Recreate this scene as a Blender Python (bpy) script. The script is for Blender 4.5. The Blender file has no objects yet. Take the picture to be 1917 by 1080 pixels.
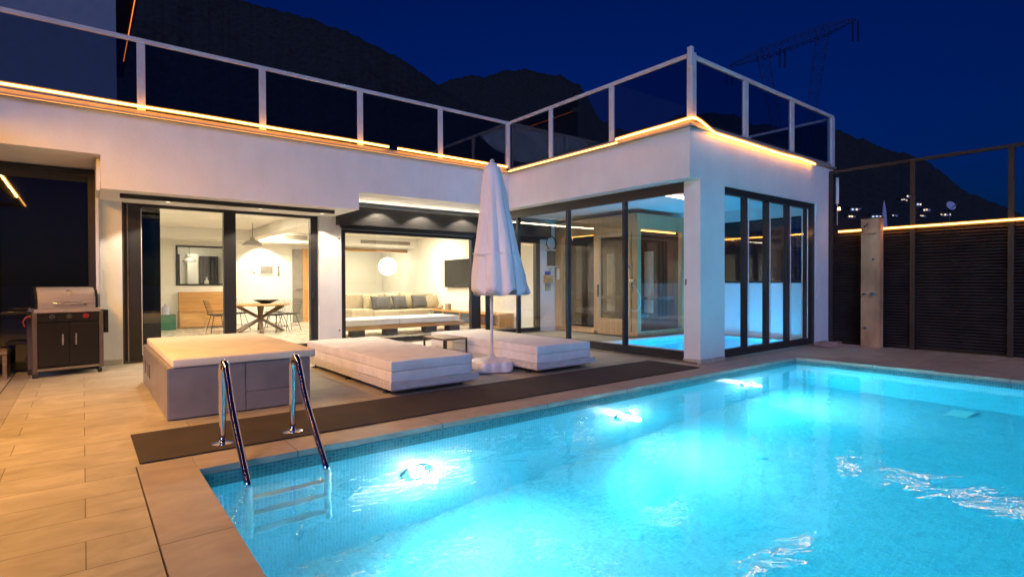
import bpy, bmesh, math, random
from mathutils import Vector, Matrix, noise
random.seed(7)
S = bpy.context.scene
COL = S.collection
R = math.radians

# ------------------------------------------------------------------ camera
yaw, pitch, roll = R(51.832), R(-0.607), R(-0.207)
fw = Vector((math.cos(yaw)*math.cos(pitch), math.sin(yaw)*math.cos(pitch), math.sin(pitch)))
r0 = Vector((math.sin(yaw), -math.cos(yaw), 0)); u0 = r0.cross(fw)
rt = r0*math.cos(roll) + u0*math.sin(roll); up = -r0*math.sin(roll) + u0*math.cos(roll)
CAM = Vector((0, 0, 1.3)); F = 1022.26
cd = bpy.data.cameras.new('camera'); cam = bpy.data.objects.new('camera', cd); COL.objects.link(cam)
cam.matrix_world = Matrix(((rt.x, up.x, -fw.x, CAM.x), (rt.y, up.y, -fw.y, CAM.y), (rt.z, up.z, -fw.z, CAM.z), (0, 0, 0, 1)))
cd.sensor_fit = 'HORIZONTAL'; cd.sensor_width = 36; cd.lens = F/1917*36
cd.clip_start = 0.05; cd.clip_end = 5000
S.camera = cam
def ray(x, y): return fw + rt*((x-958.5)/F) - up*((y-540)/F)
def at(x, y, d): return CAM + ray(x, y)*d          # the place a given distance away in a bearing

# ------------------------------------------------------------------ world, sun, render
w = bpy.data.worlds.new('World'); S.world = w; w.use_nodes = True
nt = w.node_tree; nt.nodes.clear()
wo = nt.nodes.new('ShaderNodeOutputWorld'); bg = nt.nodes.new('ShaderNodeBackground')
sky = nt.nodes.new('ShaderNodeTexSky'); sky.sky_type = 'NISHITA'; sky.sun_disc = False
SUN_EL, SUN_AZ = R(24), R(226)        # afterglow behind the photographer
sky.sun_elevation = R(1.0); sky.sun_rotation = R(90) - SUN_AZ
sky.altitude = 100; sky.air_density = 1.0; sky.dust_density = 0.2; sky.ozone_density = 6
hs = nt.nodes.new('ShaderNodeMix'); hs.data_type = 'RGBA'; hs.blend_type = 'MULTIPLY'; hs.inputs[0].default_value = 1
hs.inputs[7].default_value = (0.02, 0.42, 1.0, 1)
nt.links.new(sky.outputs[0], hs.inputs[6]); nt.links.new(hs.outputs[2], bg.inputs[0])
bg.inputs[1].default_value = 0.10
nt.links.new(bg.outputs[0], wo.inputs[0])
sd = bpy.data.lights.new('dusk_glow', 'SUN'); sun = bpy.data.objects.new('dusk_glow', sd); COL.objects.link(sun)
sd.energy = 1.3; sd.angle = R(25); sd.color = (0.38, 0.49, 1.0)
sun.rotation_euler = Vector((-math.cos(SUN_AZ)*math.cos(SUN_EL), -math.sin(SUN_AZ)*math.cos(SUN_EL), -math.sin(SUN_EL))).to_track_quat('-Z', 'Y').to_euler()
vs = S.view_settings; vs.view_transform = 'Standard'; vs.look = 'None'; vs.exposure = 0.13; vs.gamma = 1
cy = S.cycles
cy.use_denoising = True; cy.max_bounces = 10; cy.diffuse_bounces = 4; cy.glossy_bounces = 4
cy.transmission_bounces = 8; cy.transparent_max_bounces = 16; cy.volume_bounces = 1
cy.sample_clamp_indirect = 120; cy.sample_clamp_direct = 0; cy.blur_glossy = 0.5

# ------------------------------------------------------------------ materials
def new_mat(name):
    m = bpy.data.materials.new(name); m.use_nodes = True
    n = m.node_tree; b = n.nodes['Principled BSDF']; return m, n, b
def pm(name, col, rough=0.6, metal=0.0, var=0.12, scale=6.0, bump=0.0, bscale=60.0, stretch=(1, 1, 1), spec=0.5):
    m, n, b = new_mat(name)
    tc = n.nodes.new('ShaderNodeTexCoord'); mp = n.nodes.new('ShaderNodeMapping'); mp.inputs['Scale'].default_value = stretch
    n.links.new(tc.outputs['Object'], mp.inputs[0])
    nz = n.nodes.new('ShaderNodeTexNoise'); nz.inputs['Scale'].default_value = scale; nz.inputs['Detail'].default_value = 6
    n.links.new(mp.outputs[0], nz.inputs[0])
    cr = n.nodes.new('ShaderNodeValToRGB')
    a = [max(0, c*(1-var)) for c in col]; d = [min(1, c*(1+var)) for c in col]
    cr.color_ramp.elements[0].position = .3; cr.color_ramp.elements[1].position = .7
    cr.color_ramp.elements[0].color = (*a, 1); cr.color_ramp.elements[1].color = (*d, 1)
    n.links.new(nz.outputs[0], cr.inputs[0]); n.links.new(cr.outputs[0], b.inputs['Base Color'])
    b.inputs['Roughness'].default_value = rough; b.inputs['Metallic'].default_value = metal
    b.inputs['Specular IOR Level'].default_value = spec
    if bump:
        n2 = n.nodes.new('ShaderNodeTexNoise'); n2.inputs['Scale'].default_value = bscale; n2.inputs['Detail'].default_value = 4
        n.links.new(mp.outputs[0], n2.inputs[0])
        bp = n.nodes.new('ShaderNodeBump'); bp.inputs['Strength'].default_value = bump; bp.inputs['Distance'].default_value = 0.01
        n.links.new(n2.outputs[0], bp.inputs['Height']); n.links.new(bp.outputs[0], b.inputs['Normal'])
    return m
def em(name, col, strength):
    m, n, b = new_mat(name)
    b.inputs['Base Color'].default_value = (*[c*.5 for c in col], 1)
    b.inputs['Emission Color'].default_value = (*col, 1); b.inputs['Emission Strength'].default_value = strength
    return m
def glass(name, tint=(0.97, 0.98, 0.98), refl=1.0, extra=0.0):
    m = bpy.data.materials.new(name); m.use_nodes = True; n = m.node_tree; n.nodes.clear()
    o = n.nodes.new('ShaderNodeOutputMaterial'); t = n.nodes.new('ShaderNodeBsdfTransparent'); g = n.nodes.new('ShaderNodeBsdfGlossy')
    mx = n.nodes.new('ShaderNodeMixShader'); fr = n.nodes.new('ShaderNodeFresnel'); fr.inputs[0].default_value = 1.5
    ml = n.nodes.new('ShaderNodeMath'); ml.operation = 'MULTIPLY_ADD'; ml.inputs[1].default_value = refl; ml.inputs[2].default_value = extra
    ml.use_clamp = True
    t.inputs[0].default_value = (*tint, 1); g.inputs['Roughness'].default_value = 0.005
    ge = n.nodes.new('ShaderNodeNewGeometry'); fb = n.nodes.new('ShaderNodeMath'); fb.operation = 'SUBTRACT'; fb.inputs[0].default_value = 1
    n.links.new(ge.outputs['Backfacing'], fb.inputs[1]); mm = n.nodes.new('ShaderNodeMath'); mm.operation = 'MULTIPLY'   # only the outer face mirrors
    n.links.new(fr.outputs[0], ml.inputs[0]); n.links.new(ml.outputs[0], mm.inputs[0]); n.links.new(fb.outputs[0], mm.inputs[1])
    n.links.new(mm.outputs[0], mx.inputs[0])
    n.links.new(t.outputs[0], mx.inputs[1]); n.links.new(g.outputs[0], mx.inputs[2]); n.links.new(mx.outputs[0], o.inputs[0])
    return m
def tiles(name, c1, c2, grout, bw, bh, mortar, rough, rot=0, var=0.2, offset=.37, bump=.25, nscale=2.5, vert=None):
    m, n, b = new_mat(name)
    tc = n.nodes.new('ShaderNodeTexCoord'); mp = n.nodes.new('ShaderNodeMapping'); mp.inputs['Rotation'].default_value = (0, 0, rot)
    src = tc.outputs['Object']
    if vert:      # lay the courses on upright faces: (x+y, z)
        sp = n.nodes.new('ShaderNodeSeparateXYZ'); ad = n.nodes.new('ShaderNodeMath'); ad.operation = 'ADD'; cb = n.nodes.new('ShaderNodeCombineXYZ')
        n.links.new(src, sp.inputs[0]); n.links.new(sp.outputs[0], ad.inputs[0]); n.links.new(sp.outputs[1], ad.inputs[1])
        n.links.new(ad.outputs[0], cb.inputs[0]); n.links.new(sp.outputs[2], cb.inputs[1]); src = cb.outputs[0]
    n.links.new(src, mp.inputs[0])
    br = n.nodes.new('ShaderNodeTexBrick'); br.offset = offset; br.inputs['Scale'].default_value = 1
    br.inputs['Brick Width'].default_value = bw; br.inputs['Row Height'].default_value = bh
    br.inputs['Mortar Size'].default_value = mortar; br.inputs['Mortar Smooth'].default_value = .2; br.inputs['Bias'].default_value = 0
    br.inputs['Color1'].default_value = (*c1, 1); br.inputs['Color2'].default_value = (*c2, 1); br.inputs['Mortar'].default_value = (*grout, 1)
    n.links.new(mp.outputs[0], br.inputs[0])
    nz = n.nodes.new('ShaderNodeTexNoise'); nz.inputs['Scale'].default_value = nscale; nz.inputs['Detail'].default_value = 8; nz.inputs['Roughness'].default_value = .62
    nz.inputs['Distortion'].default_value = 1.4
    m2 = n.nodes.new('ShaderNodeMapping'); m2.inputs['Scale'].default_value = (.9, 1.5, 1); m2.inputs['Rotation'].default_value = (0, 0, .5) if not vert else (1, 1, 1)
    n.links.new(src, m2.inputs[0]); n.links.new(m2.outputs[0], nz.inputs[0])
    cr = n.nodes.new('ShaderNodeValToRGB'); cr.color_ramp.elements[0].position = .3; cr.color_ramp.elements[1].position = .72
    cr.color_ramp.elements[0].color = (1-var, 1-var*1.05, 1-var*1.1, 1); cr.color_ramp.elements[1].color = (1, 1, 1, 1)
    n.links.new(nz.outputs[0], cr.inputs[0])
    mx = n.nodes.new('ShaderNodeMix'); mx.data_type = 'RGBA'; mx.blend_type = 'MULTIPLY'; mx.inputs[0].default_value = 1
    n.links.new(br.outputs[0], mx.inputs[6]); n.links.new(cr.outputs[0], mx.inputs[7]); n.links.new(mx.outputs[2], b.inputs['Base Color'])
    wn = n.nodes.new('ShaderNodeTexNoise'); wn.inputs['Scale'].default_value = .8; wn.inputs['Detail'].default_value = 5; n.links.new(src, wn.inputs[0])
    wr = n.nodes.new('ShaderNodeMapRange'); wr.inputs[1].default_value = .35; wr.inputs[2].default_value = .65; wr.inputs[3].default_value = 1-var*.45; wr.inputs[4].default_value = 1.0
    wm_ = n.nodes.new('ShaderNodeMix'); wm_.data_type = 'RGBA'; wm_.blend_type = 'MULTIPLY'; wm_.inputs[0].default_value = 1
    n.links.new(wn.outputs[0], wr.inputs[0]); n.links.new(mx.outputs[2], wm_.inputs[6]); n.links.new(wr.outputs[0], wm_.inputs[7]); n.links.new(wm_.outputs[2], b.inputs['Base Color'])
    rr = n.nodes.new('ShaderNodeMapRange'); rr.inputs[3].default_value = rough-.1; rr.inputs[4].default_value = rough+.15
    n.links.new(nz.outputs[0], rr.inputs[0]); n.links.new(rr.outputs[0], b.inputs['Roughness'])
    bp = n.nodes.new('ShaderNodeBump'); bp.inputs['Strength'].default_value = bump; bp.inputs['Distance'].default_value = .004; bp.invert = True
    n.links.new(br.outputs['Fac'], bp.inputs['Height']); n.links.new(bp.outputs[0], b.inputs['Normal'])
    return m
def wood(name, c1, c2, rough=.45, axis='z', scale=1.0):
    st = {'x': (.6, 9, 9), 'y': (9, .6, 9), 'z': (9, 9, .6)}[axis]
    m, n, b = new_mat(name)
    tc = n.nodes.new('ShaderNodeTexCoord'); mp = n.nodes.new('ShaderNodeMapping'); mp.inputs['Scale'].default_value = [s*scale for s in st]
    n.links.new(tc.outputs['Object'], mp.inputs[0])
    nz = n.nodes.new('ShaderNodeTexNoise'); nz.inputs['Scale'].default_value = 2; nz.inputs['Detail'].default_value = 9; nz.inputs['Distortion'].default_value = 1.2
    n.links.new(mp.outputs[0], nz.inputs[0])
    cr = n.nodes.new('ShaderNodeValToRGB'); cr.color_ramp.elements[0].position = .32; cr.color_ramp.elements[1].position = .68
    cr.color_ramp.elements[0].color = (*c1, 1); cr.color_ramp.elements[1].color = (*c2, 1)
    n.links.new(nz.outputs[0], cr.inputs[0]); n.links.new(cr.outputs[0], b.inputs['Base Color']); b.inputs['Roughness'].default_value = rough
    bp = n.nodes.new('ShaderNodeBump'); bp.inputs['Strength'].default_value = .12; bp.inputs['Distance'].default_value = .004
    n.links.new(nz.outputs[0], bp.inputs['Height']); n.links.new(bp.outputs[0], b.inputs['Normal'])
    return m

M = {}
M['plaster'] = pm('plaster', (.74, .73, .71), .85, var=.045, scale=1.7, bump=.35, bscale=45)
def streaks(m, amt=.045):
    n = m.node_tree; b = n.nodes['Principled BSDF']; src = b.inputs['Base Color'].links[0].from_socket
    tc = n.nodes.new('ShaderNodeTexCoord'); mp = n.nodes.new('ShaderNodeMapping'); mp.inputs['Scale'].default_value = (2.2, 2.2, .45)
    nz = n.nodes.new('ShaderNodeTexNoise'); nz.inputs['Scale'].default_value = 1.2; nz.inputs['Detail'].default_value = 7; nz.inputs['Roughness'].default_value = .65
    cr = n.nodes.new('ShaderNodeValToRGB'); cr.color_ramp.elements[0].position = .36; cr.color_ramp.elements[1].position = .56
    cr.color_ramp.elements[0].color = (1-amt, 1-amt*1.1, 1-amt*1.3, 1); cr.color_ramp.elements[1].color = (1, 1, 1, 1)
    mx = n.nodes.new('ShaderNodeMix'); mx.data_type = 'RGBA'; mx.blend_type = 'MULTIPLY'; mx.inputs[0].default_value = 1
    n.links.new(tc.outputs['Object'], mp.inputs[0]); n.links.new(mp.outputs[0], nz.inputs[0]); n.links.new(nz.outputs[0], cr.inputs[0])
    n.links.new(src, mx.inputs[6]); n.links.new(cr.outputs[0], mx.inputs[7]); n.links.new(mx.outputs[2], b.inputs['Base Color'])
streaks(M['plaster'])
M['inner'] = pm('inner_plaster', (.78, .76, .69), .8, var=.03, scale=2, bump=.05)
M['ceil'] = pm('ceiling_paint', (.78, .76, .7), .8, var=.02)
M['deck'] = tiles('deck_stone', (.54, .485, .38), (.44, .39, .30), (.17, .135, .105), 1.2, .35, .003, .5, var=.36)
M['coping'] = tiles('coping_stone', (.47, .40, .34), (.42, .35, .30), (.12, .09, .075), 1.3, 50, .004, .5, var=.3, offset=0)
M['coping_side'] = tiles('coping_stone_side', (.47, .40, .34), (.42, .35, .30), (.12, .09, .075), 1.6, 50, .004, .5, rot=R(90), var=.3, offset=0)
M['border'] = tiles('border_stone', (.40, .35, .29), (.37, .32, .26), (.12, .1, .08), 1.2, 50, .004, .5, rot=R(90), var=.3, offset=0)
M['dark'] = pm('dark_joint', (.07, .055, .045), .9)
M['infloor'] = tiles('interior_floor_tile', (.55, .5, .4), (.52, .47, .38), (.35, .3, .24), .9, .9, .004, .25, offset=0, var=.08)
M['pool'] = tiles('pool_mosaic', (.42, .68, .76), (.32, .58, .71), (.54, .76, .82), .05, .05, .003, .35, var=.18, offset=0, bump=.1, nscale=9)
M['poolw'] = tiles('pool_wall_mosaic', (.30, .68, .78), (.20, .57, .69), (.44, .78, .86), .03, .03, .003, .35, var=.12, offset=0, bump=.1, vert=True)
M['band'] = tiles('waterline_mosaic', (.03, .16, .20), (.09, .27, .30), (.16, .32, .34), .03, .03, .003, .3, var=.3, offset=0, bump=.1, vert=True)
M['black'] = pm('charcoal_aluminium', (.032, .031, .033), .38, .25, var=.1, spec=.5)
M['grayal'] = pm('grey_aluminium', (.10, .095, .09), .35, .6)
M['rail'] = pm('white_lacquered_aluminium', (.62, .60, .60), .42, .1, var=.06, scale=9)
M['glass'] = glass('window_glass', refl=1.5, extra=.03)
M['railglass'] = glass('railing_glass', (.60, .64, .70), refl=1.2, extra=.015)
M['darkglass'] = pm('dark_reflective_glass', (.008, .009, .012), .02, 0, var=.02, spec=.8)
M['led'] = em('warm_led', (1.0, .38, .06), 22)
M['led_faint'] = em('warm_led_line', (1.0, .42, .07), 1.6)
M['cap'] = pm('tan_cap_profile', (.32, .27, .24), .5)
M['slate'] = pm('slate_render', (.20, .22, .27), .85, var=.05)
M['led_strong'] = em('warm_led_bright', (1.0, .42, .09), 25)
def halo_mat():  # halo of the LED ropes, put into a see-through glowing tube
    m = bpy.data.materials.new('amber_halo_glow'); m.use_nodes = True; n = m.node_tree; n.nodes.clear()
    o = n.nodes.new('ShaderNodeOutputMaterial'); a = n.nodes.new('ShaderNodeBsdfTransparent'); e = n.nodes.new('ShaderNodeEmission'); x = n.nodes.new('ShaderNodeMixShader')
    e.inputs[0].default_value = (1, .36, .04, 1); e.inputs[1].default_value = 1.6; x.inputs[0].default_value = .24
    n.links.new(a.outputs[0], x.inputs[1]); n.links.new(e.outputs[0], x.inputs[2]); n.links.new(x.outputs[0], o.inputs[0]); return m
M['led_halo'] = halo_mat()
M['led_rim'] = em('red_orange_led', (1.0, .22, .04), 1.5)
M['led_dim'] = em('warm_led_channel', (1.0, .42, .07), 10)
M['led_pale'] = em('pale_led', (1.0, .72, .38), 9)
M['fabric'] = pm('white_canvas', (.80, .77, .74), .9, var=.08, scale=5, bump=.35, bscale=180)
M['seam'] = pm('seam_piping', (.30, .27, .26), .9)
M['plat'] = pm('painted_pallet_wood', (.58, .55, .51), .6, var=.15, scale=4, stretch=(1, 6, 6), bump=.2)
M['foot'] = pm('black_rubber_foot', (.02, .02, .02), .6)
M['canvas'] = pm('parasol_canvas', (.80, .78, .79), .85, var=.07, scale=4, bump=.4, bscale=90, stretch=(1, 1, .3))
M['whitemetal'] = pm('white_metal', (.65, .64, .66), .35, .1)
M['marble'] = pm('bluish_marble_tile', (.25, .225, .215), .35, var=.16, scale=3.5, bump=.05)
M['cushion'] = pm('cream_cushion', (.78, .71, .55), .85, var=.07, scale=4, bump=.2, bscale=120)
M['steel'] = pm('polished_steel', (.72, .72, .74), .09, 1.0, var=.05, scale=3)
M['satin'] = pm('brushed_steel', (.42, .38, .36), .3, 1.0, var=.1, scale=4, stretch=(.3, 5, 5))
M['mat'] = pm('dark_rubber_mat', (.045, .034, .030), .85, var=.2, scale=3, bump=.6, bscale=220)
M['grillblack'] = pm('black_enamel', (.012, .012, .012), .3, .1)
M['grillgrey'] = pm('taupe_steel', (.16, .13, .12), .4, .5)
M['red'] = pm('red_plastic', (.30, .02, .02), .35)
M['lid'] = pm('brushed_lid_steel', (.52, .47, .43), .33, .55, var=.1, scale=4, stretch=(.3, 5, 5))
M['litsteel'] = pm('pool_lit_steel', (.80, .80, .80), .45, .2)  # underwater light on the ladder, put into a paler steel colour
M['taupewood'] = wood('taupe_wood', (.16, .10, .06), (.24, .16, .09), axis='x')
M['knob'] = pm('steel_knob', (.12, .12, .12), .3, .7)
M['oak'] = wood('oak', (.45, .23, .07), (.62, .36, .13), axis='x')
M['oakz'] = wood('oak_upright', (.45, .23, .07), (.60, .34, .12), axis='z')
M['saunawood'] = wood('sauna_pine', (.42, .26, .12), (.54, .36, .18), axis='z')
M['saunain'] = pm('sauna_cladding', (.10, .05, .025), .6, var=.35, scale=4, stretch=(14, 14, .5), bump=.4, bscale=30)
M['whitebrown'] = wood('dark_table_wood', (.16, .10, .06), (.24, .16, .1), axis='x')
M['concrete'] = pm('pinkish_concrete', (.50, .28, .14), .75, var=.42, scale=3, bump=.5, bscale=30, stretch=(1, 1, .35))
M['louvre'] = pm('dark_brown_louvre', (.055, .043, .038), .35, .1, var=.25, scale=3)
M['post'] = pm('dark_brown_steel', (.040, .032, .028), .45, .3)
M['hose'] = pm('pinkish_hose', (.42, .25, .2), .6)
M['sofa'] = pm('taupe_upholstery', (.42, .36, .26), .9, var=.1, bump=.3, bscale=120)
M['cushg'] = pm('grey_cushion', (.085, .085, .085), .9, var=.15, bump=.4, bscale=90)
M['cushb'] = pm('beige_cushion', (.38, .33, .22), .9, var=.2, scale=14, bump=.4, bscale=90)
M['white'] = pm('white_lacquer', (.78, .77, .74), .4, var=.03)
M['lantern'] = em('paper_lantern', (1.0, .93, .80), 5)
M['pend'] = pm('grey_pendant_metal', (.27, .25, .22), .5, .3)
M['bulb'] = em('pendant_bulb', (1.0, .8, .5), 14)
M['spotlens'] = em('downlight_lens', (1.0, .86, .62), 3)
M['wire'] = pm('black_wire', (.03, .03, .03), .4, .4)
M['green'] = pm('green_crate_plastic', (.02, .14, .08), .5)
M['blue'] = pm('blue_sponge', (.03, .05, .45), .7)
M['picture'] = pm('dark_picture', (.10, .09, .075), .5, var=.9, scale=2.5)
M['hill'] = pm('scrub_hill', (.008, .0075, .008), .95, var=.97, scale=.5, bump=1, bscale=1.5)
M['ground'] = pm('dark_ground', (.03, .028, .025), .95, var=.4, scale=.3)
M['house'] = pm('village_plaster', (.40, .36, .50), .9, var=.1, scale=.3)
M['lit'] = em('lit_window', (1.0, .82, .5), 1.2)
M['litw'] = em('lit_window_warm', (1.0, .55, .22), 1.2); M['litb'] = em('lit_window_cool', (.7, .9, 1.0), .9)
M['lamp_orange'] = em('street_lamp_bulb', (1.0, .42, .1), 30)
M['pylon'] = pm('pylon_steel', (.01, .03, .13), .9)  # haze in front of the pylon, put into its dark blue colour
M['curtain'] = pm('dark_curtain', (.05, .045, .05), .9, var=.3, scale=9, stretch=(6, 6, .4))
M['teal'] = pm('inner_pool_lining', (.30, .72, .82), .4, var=.1)
M['grille'] = pm('vent_grille', (.30, .26, .19), .6)
M['bottle'] = pm('clear_plastic', (.5, .5, .62), .15)

def water_mat(name, absorb=(.0, .90, .97), dens=.30, scat=.03, bump=.05, bs=2.2):
    m = bpy.data.materials.new(name); m.use_nodes = True; n = m.node_tree; n.nodes.clear()
    o = n.nodes.new('ShaderNodeOutputMaterial')
    g = n.nodes.new('ShaderNodeBsdfGlass'); g.inputs['IOR'].default_value = 1.333; g.inputs['Roughness'].default_value = 0.0
    tc = n.nodes.new('ShaderNodeTexCoord'); mp = n.nodes.new('ShaderNodeMapping'); mp.inputs['Scale'].default_value = (1, 1.6, 1)
    n.links.new(tc.outputs['Object'], mp.inputs[0])
    n1 = n.nodes.new('ShaderNodeTexNoise'); n1.inputs['Scale'].default_value = bs; n1.inputs['Detail'].default_value = 3; n1.inputs['Distortion'].default_value = .8
    n2 = n.nodes.new('ShaderNodeTexNoise'); n2.inputs['Scale'].default_value = bs*7; n2.inputs['Detail'].default_value = 2
    n.links.new(mp.outputs[0], n1.inputs[0]); n.links.new(mp.outputs[0], n2.inputs[0])
    ad = n.nodes.new('ShaderNodeMath'); ad.operation = 'MULTIPLY_ADD'; ad.inputs[1].default_value = .10
    n.links.new(n2.outputs[0], ad.inputs[0]); n.links.new(n1.outputs[0], ad.inputs[2])
    bp = n.nodes.new('ShaderNodeBump'); bp.inputs['Strength'].default_value = bump; bp.inputs['Distance'].default_value = .12
    n.links.new(ad.outputs[0], bp.inputs['Height']); n.links.new(bp.outputs[0], g.inputs['Normal'])
    n.links.new(g.outputs[0], o.inputs['Surface'])
    va = n.nodes.new('ShaderNodeVolumeAbsorption'); va.inputs[0].default_value = (*absorb, 1); va.inputs[1].default_value = dens
    vsn = n.nodes.new('ShaderNodeVolumeScatter'); vsn.inputs[0].default_value = (.45, .93, 1, 1); vsn.inputs[1].default_value = scat; vsn.inputs[2].default_value = .1
    av = n.nodes.new('ShaderNodeAddShader'); n.links.new(va.outputs[0], av.inputs[0]); n.links.new(vsn.outputs[0], av.inputs[1])
    n.links.new(av.outputs[0], o.inputs['Volume'])
    return m
M['water'] = water_mat('pool_water')

# ------------------------------------------------------------------ mesh helpers
ORG = {}
class MB:
    def __init__(s): s.b = bmesh.new()
    def box(s, x0, x1, y0, y1, z0, z1, bev=0):
        r = bmesh.ops.create_cube(s.b, size=1)
        for v in r['verts']:
            v.co = Vector((x0+(v.co.x+.5)*(x1-x0), y0+(v.co.y+.5)*(y1-y0), z0+(v.co.z+.5)*(z1-z0)))
        if bev:
            es = list({e for v in r['verts'] for e in v.link_edges})
            bmesh.ops.bevel(s.b, geom=es, offset=bev, segments=3, profile=.6, affect='EDGES')
        return s
    def cyl(s, p, q, r1, r2=None, n=16, caps=True):
        p, q = Vector(p), Vector(q); r2 = r1 if r2 is None else r2; d = q-p
        m = Matrix.Translation((p+q)/2) @ d.to_track_quat('Z', 'Y').to_matrix().to_4x4()
        bmesh.ops.create_cone(s.b, cap_ends=caps, segments=n, radius1=r1, radius2=r2, depth=d.length, matrix=m); return s
    def bar(s, p, q, w, h=None):     # square bar
        h = h or w; p, q = Vector(p), Vector(q); d = q-p
        m = Matrix.Translation((p+q)/2) @ d.to_track_quat('Z', 'Y').to_matrix().to_4x4() @ Matrix.Diagonal((w, h, d.length, 1))
        bmesh.ops.create_cube(s.b, size=1, matrix=m); return s
    def tube(s, pts, r, n=10):
        pts = [Vector(p) for p in pts]; rings = []
        up = None
        for i, p in enumerate(pts):
            t = (pts[min(i+1, len(pts)-1)]-pts[max(i-1, 0)]).normalized()
            if up is None: up = t.orthogonal().normalized()
            a = (up - t*up.dot(t)).normalized(); up = a; c = t.cross(a)
            rings.append([s.b.verts.new(p+(a*math.cos(2*math.pi*k/n)+c*math.sin(2*math.pi*k/n))*r) for k in range(n)])
        for i in range(len(rings)-1):
            for k in range(n):
                s.b.faces.new((rings[i][k], rings[i][(k+1) % n], rings[i+1][(k+1) % n], rings[i+1][k]))
        s.b.faces.new(rings[0][::-1]); s.b.faces.new(rings[-1]); return s
    def lathe(s, prof, c=(0, 0, 0), n=32, fn=None):   # prof: (r, z)
        c = Vector(c); rings = []
        for (r, z) in prof:
            rings.append([s.b.verts.new(c+Vector(((fn(k/n, z) if fn else 1)*r*math.cos(2*math.pi*k/n), (fn(k/n, z) if fn else 1)*r*math.sin(2*math.pi*k/n), z))) for k in range(n)])
        for i in range(len(rings)-1):
            for k in range(n):
                s.b.faces.new((rings[i][k], rings[i][(k+1) % n], rings[i+1][(k+1) % n], rings[i+1][k]))
        if prof[0][0] > 1e-4: s.b.faces.new(rings[0][::-1])
        if prof[-1][0] > 1e-4: s.b.faces.new(rings[-1])
        return s
    def prism(s, pts, z0, z1, axis='z'):
        def mk(a, b, h):
            return {'z': (a, b, h), 'y': (a, h, b), 'x': (h, a, b)}[axis]
        lo = [s.b.verts.new(mk(a, b, z0)) for a, b in pts]; hi = [s.b.verts.new(mk(a, b, z1)) for a, b in pts]
        n = len(pts); s.b.faces.new(lo[::-1]); s.b.faces.new(hi)
        for i in range(n): s.b.faces.new((lo[i], lo[(i+1) % n], hi[(i+1) % n], hi[i]))
        return s
    def xf(s, m):
        bmesh.ops.transform(s.b, matrix=m, verts=s.b.verts); return s
def link(o): COL.objects.link(o); return o
def part(name, mb, mat, parent=None, smooth=False, label=None):
    if parent is not None:
        og = ORG.get(parent.name, Vector((0, 0, 0)))
        if og.length: bmesh.ops.translate(mb.b, vec=-og, verts=mb.b.verts)
    bmesh.ops.recalc_face_normals(mb.b, faces=mb.b.faces)
    me = bpy.data.meshes.new(name); mb.b.to_mesh(me); mb.b.free()
    if smooth:
        for p in me.polygons: p.use_smooth = True
        if smooth != 'all': me.set_sharp_from_angle(angle=R(40))
    me.materials.append(M[mat] if isinstance(mat, str) else mat)
    o = link(bpy.data.objects.new(name, me))
    if parent is not None: o.parent = parent; ORG[o.name] = og
    if label: o['label'] = label
    return o
def thing(name, label, cat, loc=(0, 0, 0), rz=0, group=None, local=False):
    o = link(bpy.data.objects.new(name, None)); o.empty_display_size = .1
    o.location = loc; o.rotation_euler = (0, 0, rz); o['label'] = label; o['category'] = cat
    if group: o['group'] = group
    ORG[o.name] = Vector((0, 0, 0)) if local else Vector(loc); return o
def single(name, mb, mat, label, cat, group=None, smooth=False):
    o = part(name, mb, mat, None, smooth); o['label'] = label; o['category'] = cat
    me = o.data                           # origin at the thing's base
    c = Vector((sum(v.co.x for v in me.vertices)/len(me.vertices), sum(v.co.y for v in me.vertices)/len(me.vertices), min(v.co.z for v in me.vertices)))
    me.transform(Matrix.Translation(-c)); o.location = c
    if group: o['group'] = group
    return o
def struct(name, mb, mat, smooth=False):
    o = part(name, mb, mat, None, smooth); o['kind'] = 'structure'; return o
def copy_thing(o, loc, rz, label):
    r = o.copy(); link(r); r.location = loc; r.rotation_euler = (0, 0, rz); r['label'] = label
    for c in list(o.children):
        d = c.copy(); link(d); d.parent = r
        for g in list(c.children):
            e = g.copy(); link(e); e.parent = d
    return r
def lamp(name, kind, loc, power, col, size=.1, dirv=(0, 0, -1), sy=None, spot=None, blend=.5, parent=None):
    l = bpy.data.lights.new(name, kind); o = link(bpy.data.objects.new(name, l))
    l.energy = power; l.color = col
    if kind == 'AREA':
        l.shape = 'RECTANGLE' if sy else 'DISK'; l.size = size
        if sy: l.size_y = sy
    else: l.shadow_soft_size = size
    if spot: l.spot_size = R(spot); l.spot_blend = blend
    o.location = loc; o.rotation_euler = Vector(dirv).to_track_quat('-Z', 'Y').to_euler()
    return o

# ================================================================== SETTING
PX0, PX1, PY0, PY1, PZ = .63, 9.62, -1.6, 4.35, -1.9       # pool
CW = .34
IX0, IX1, IY0, IY1 = 8.85, 12.25, 5.45, 7.82               # small pool in the glass pavilion
g = MB()
def rects(mb, x0, x1, y0, y1, holes, z0, z1):
    xs = sorted({x0, x1, *[h[0] for h in holes], *[h[1] for h in holes]}); ys = sorted({y0, y1, *[h[2] for h in holes], *[h[3] for h in holes]})
    for i in range(len(xs)-1):
        for j in range(len(ys)-1):
            cx, cyy = (xs[i]+xs[i+1])/2, (ys[j]+ys[j+1])/2
            if xs[i] < x0 or ys[j] < y0: continue
            if any(h[0] < cx < h[1] and h[2] < cyy < h[3] for h in holes): continue
            a = [mb.b.verts.new(p) for p in ((xs[i], ys[j], z1), (xs[i+1], ys[j], z1), (xs[i+1], ys[j+1], z1), (xs[i], ys[j+1], z1))]
            mb.b.faces.new(a)
rects(g, -.60, 13.2, -6, 11.02, [(PX0-CW-.008, PX1+CW+.004, PY0-CW, PY1+CW+.004), (IX0, IX1, IY0, IY1)], 0, 0)
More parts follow.
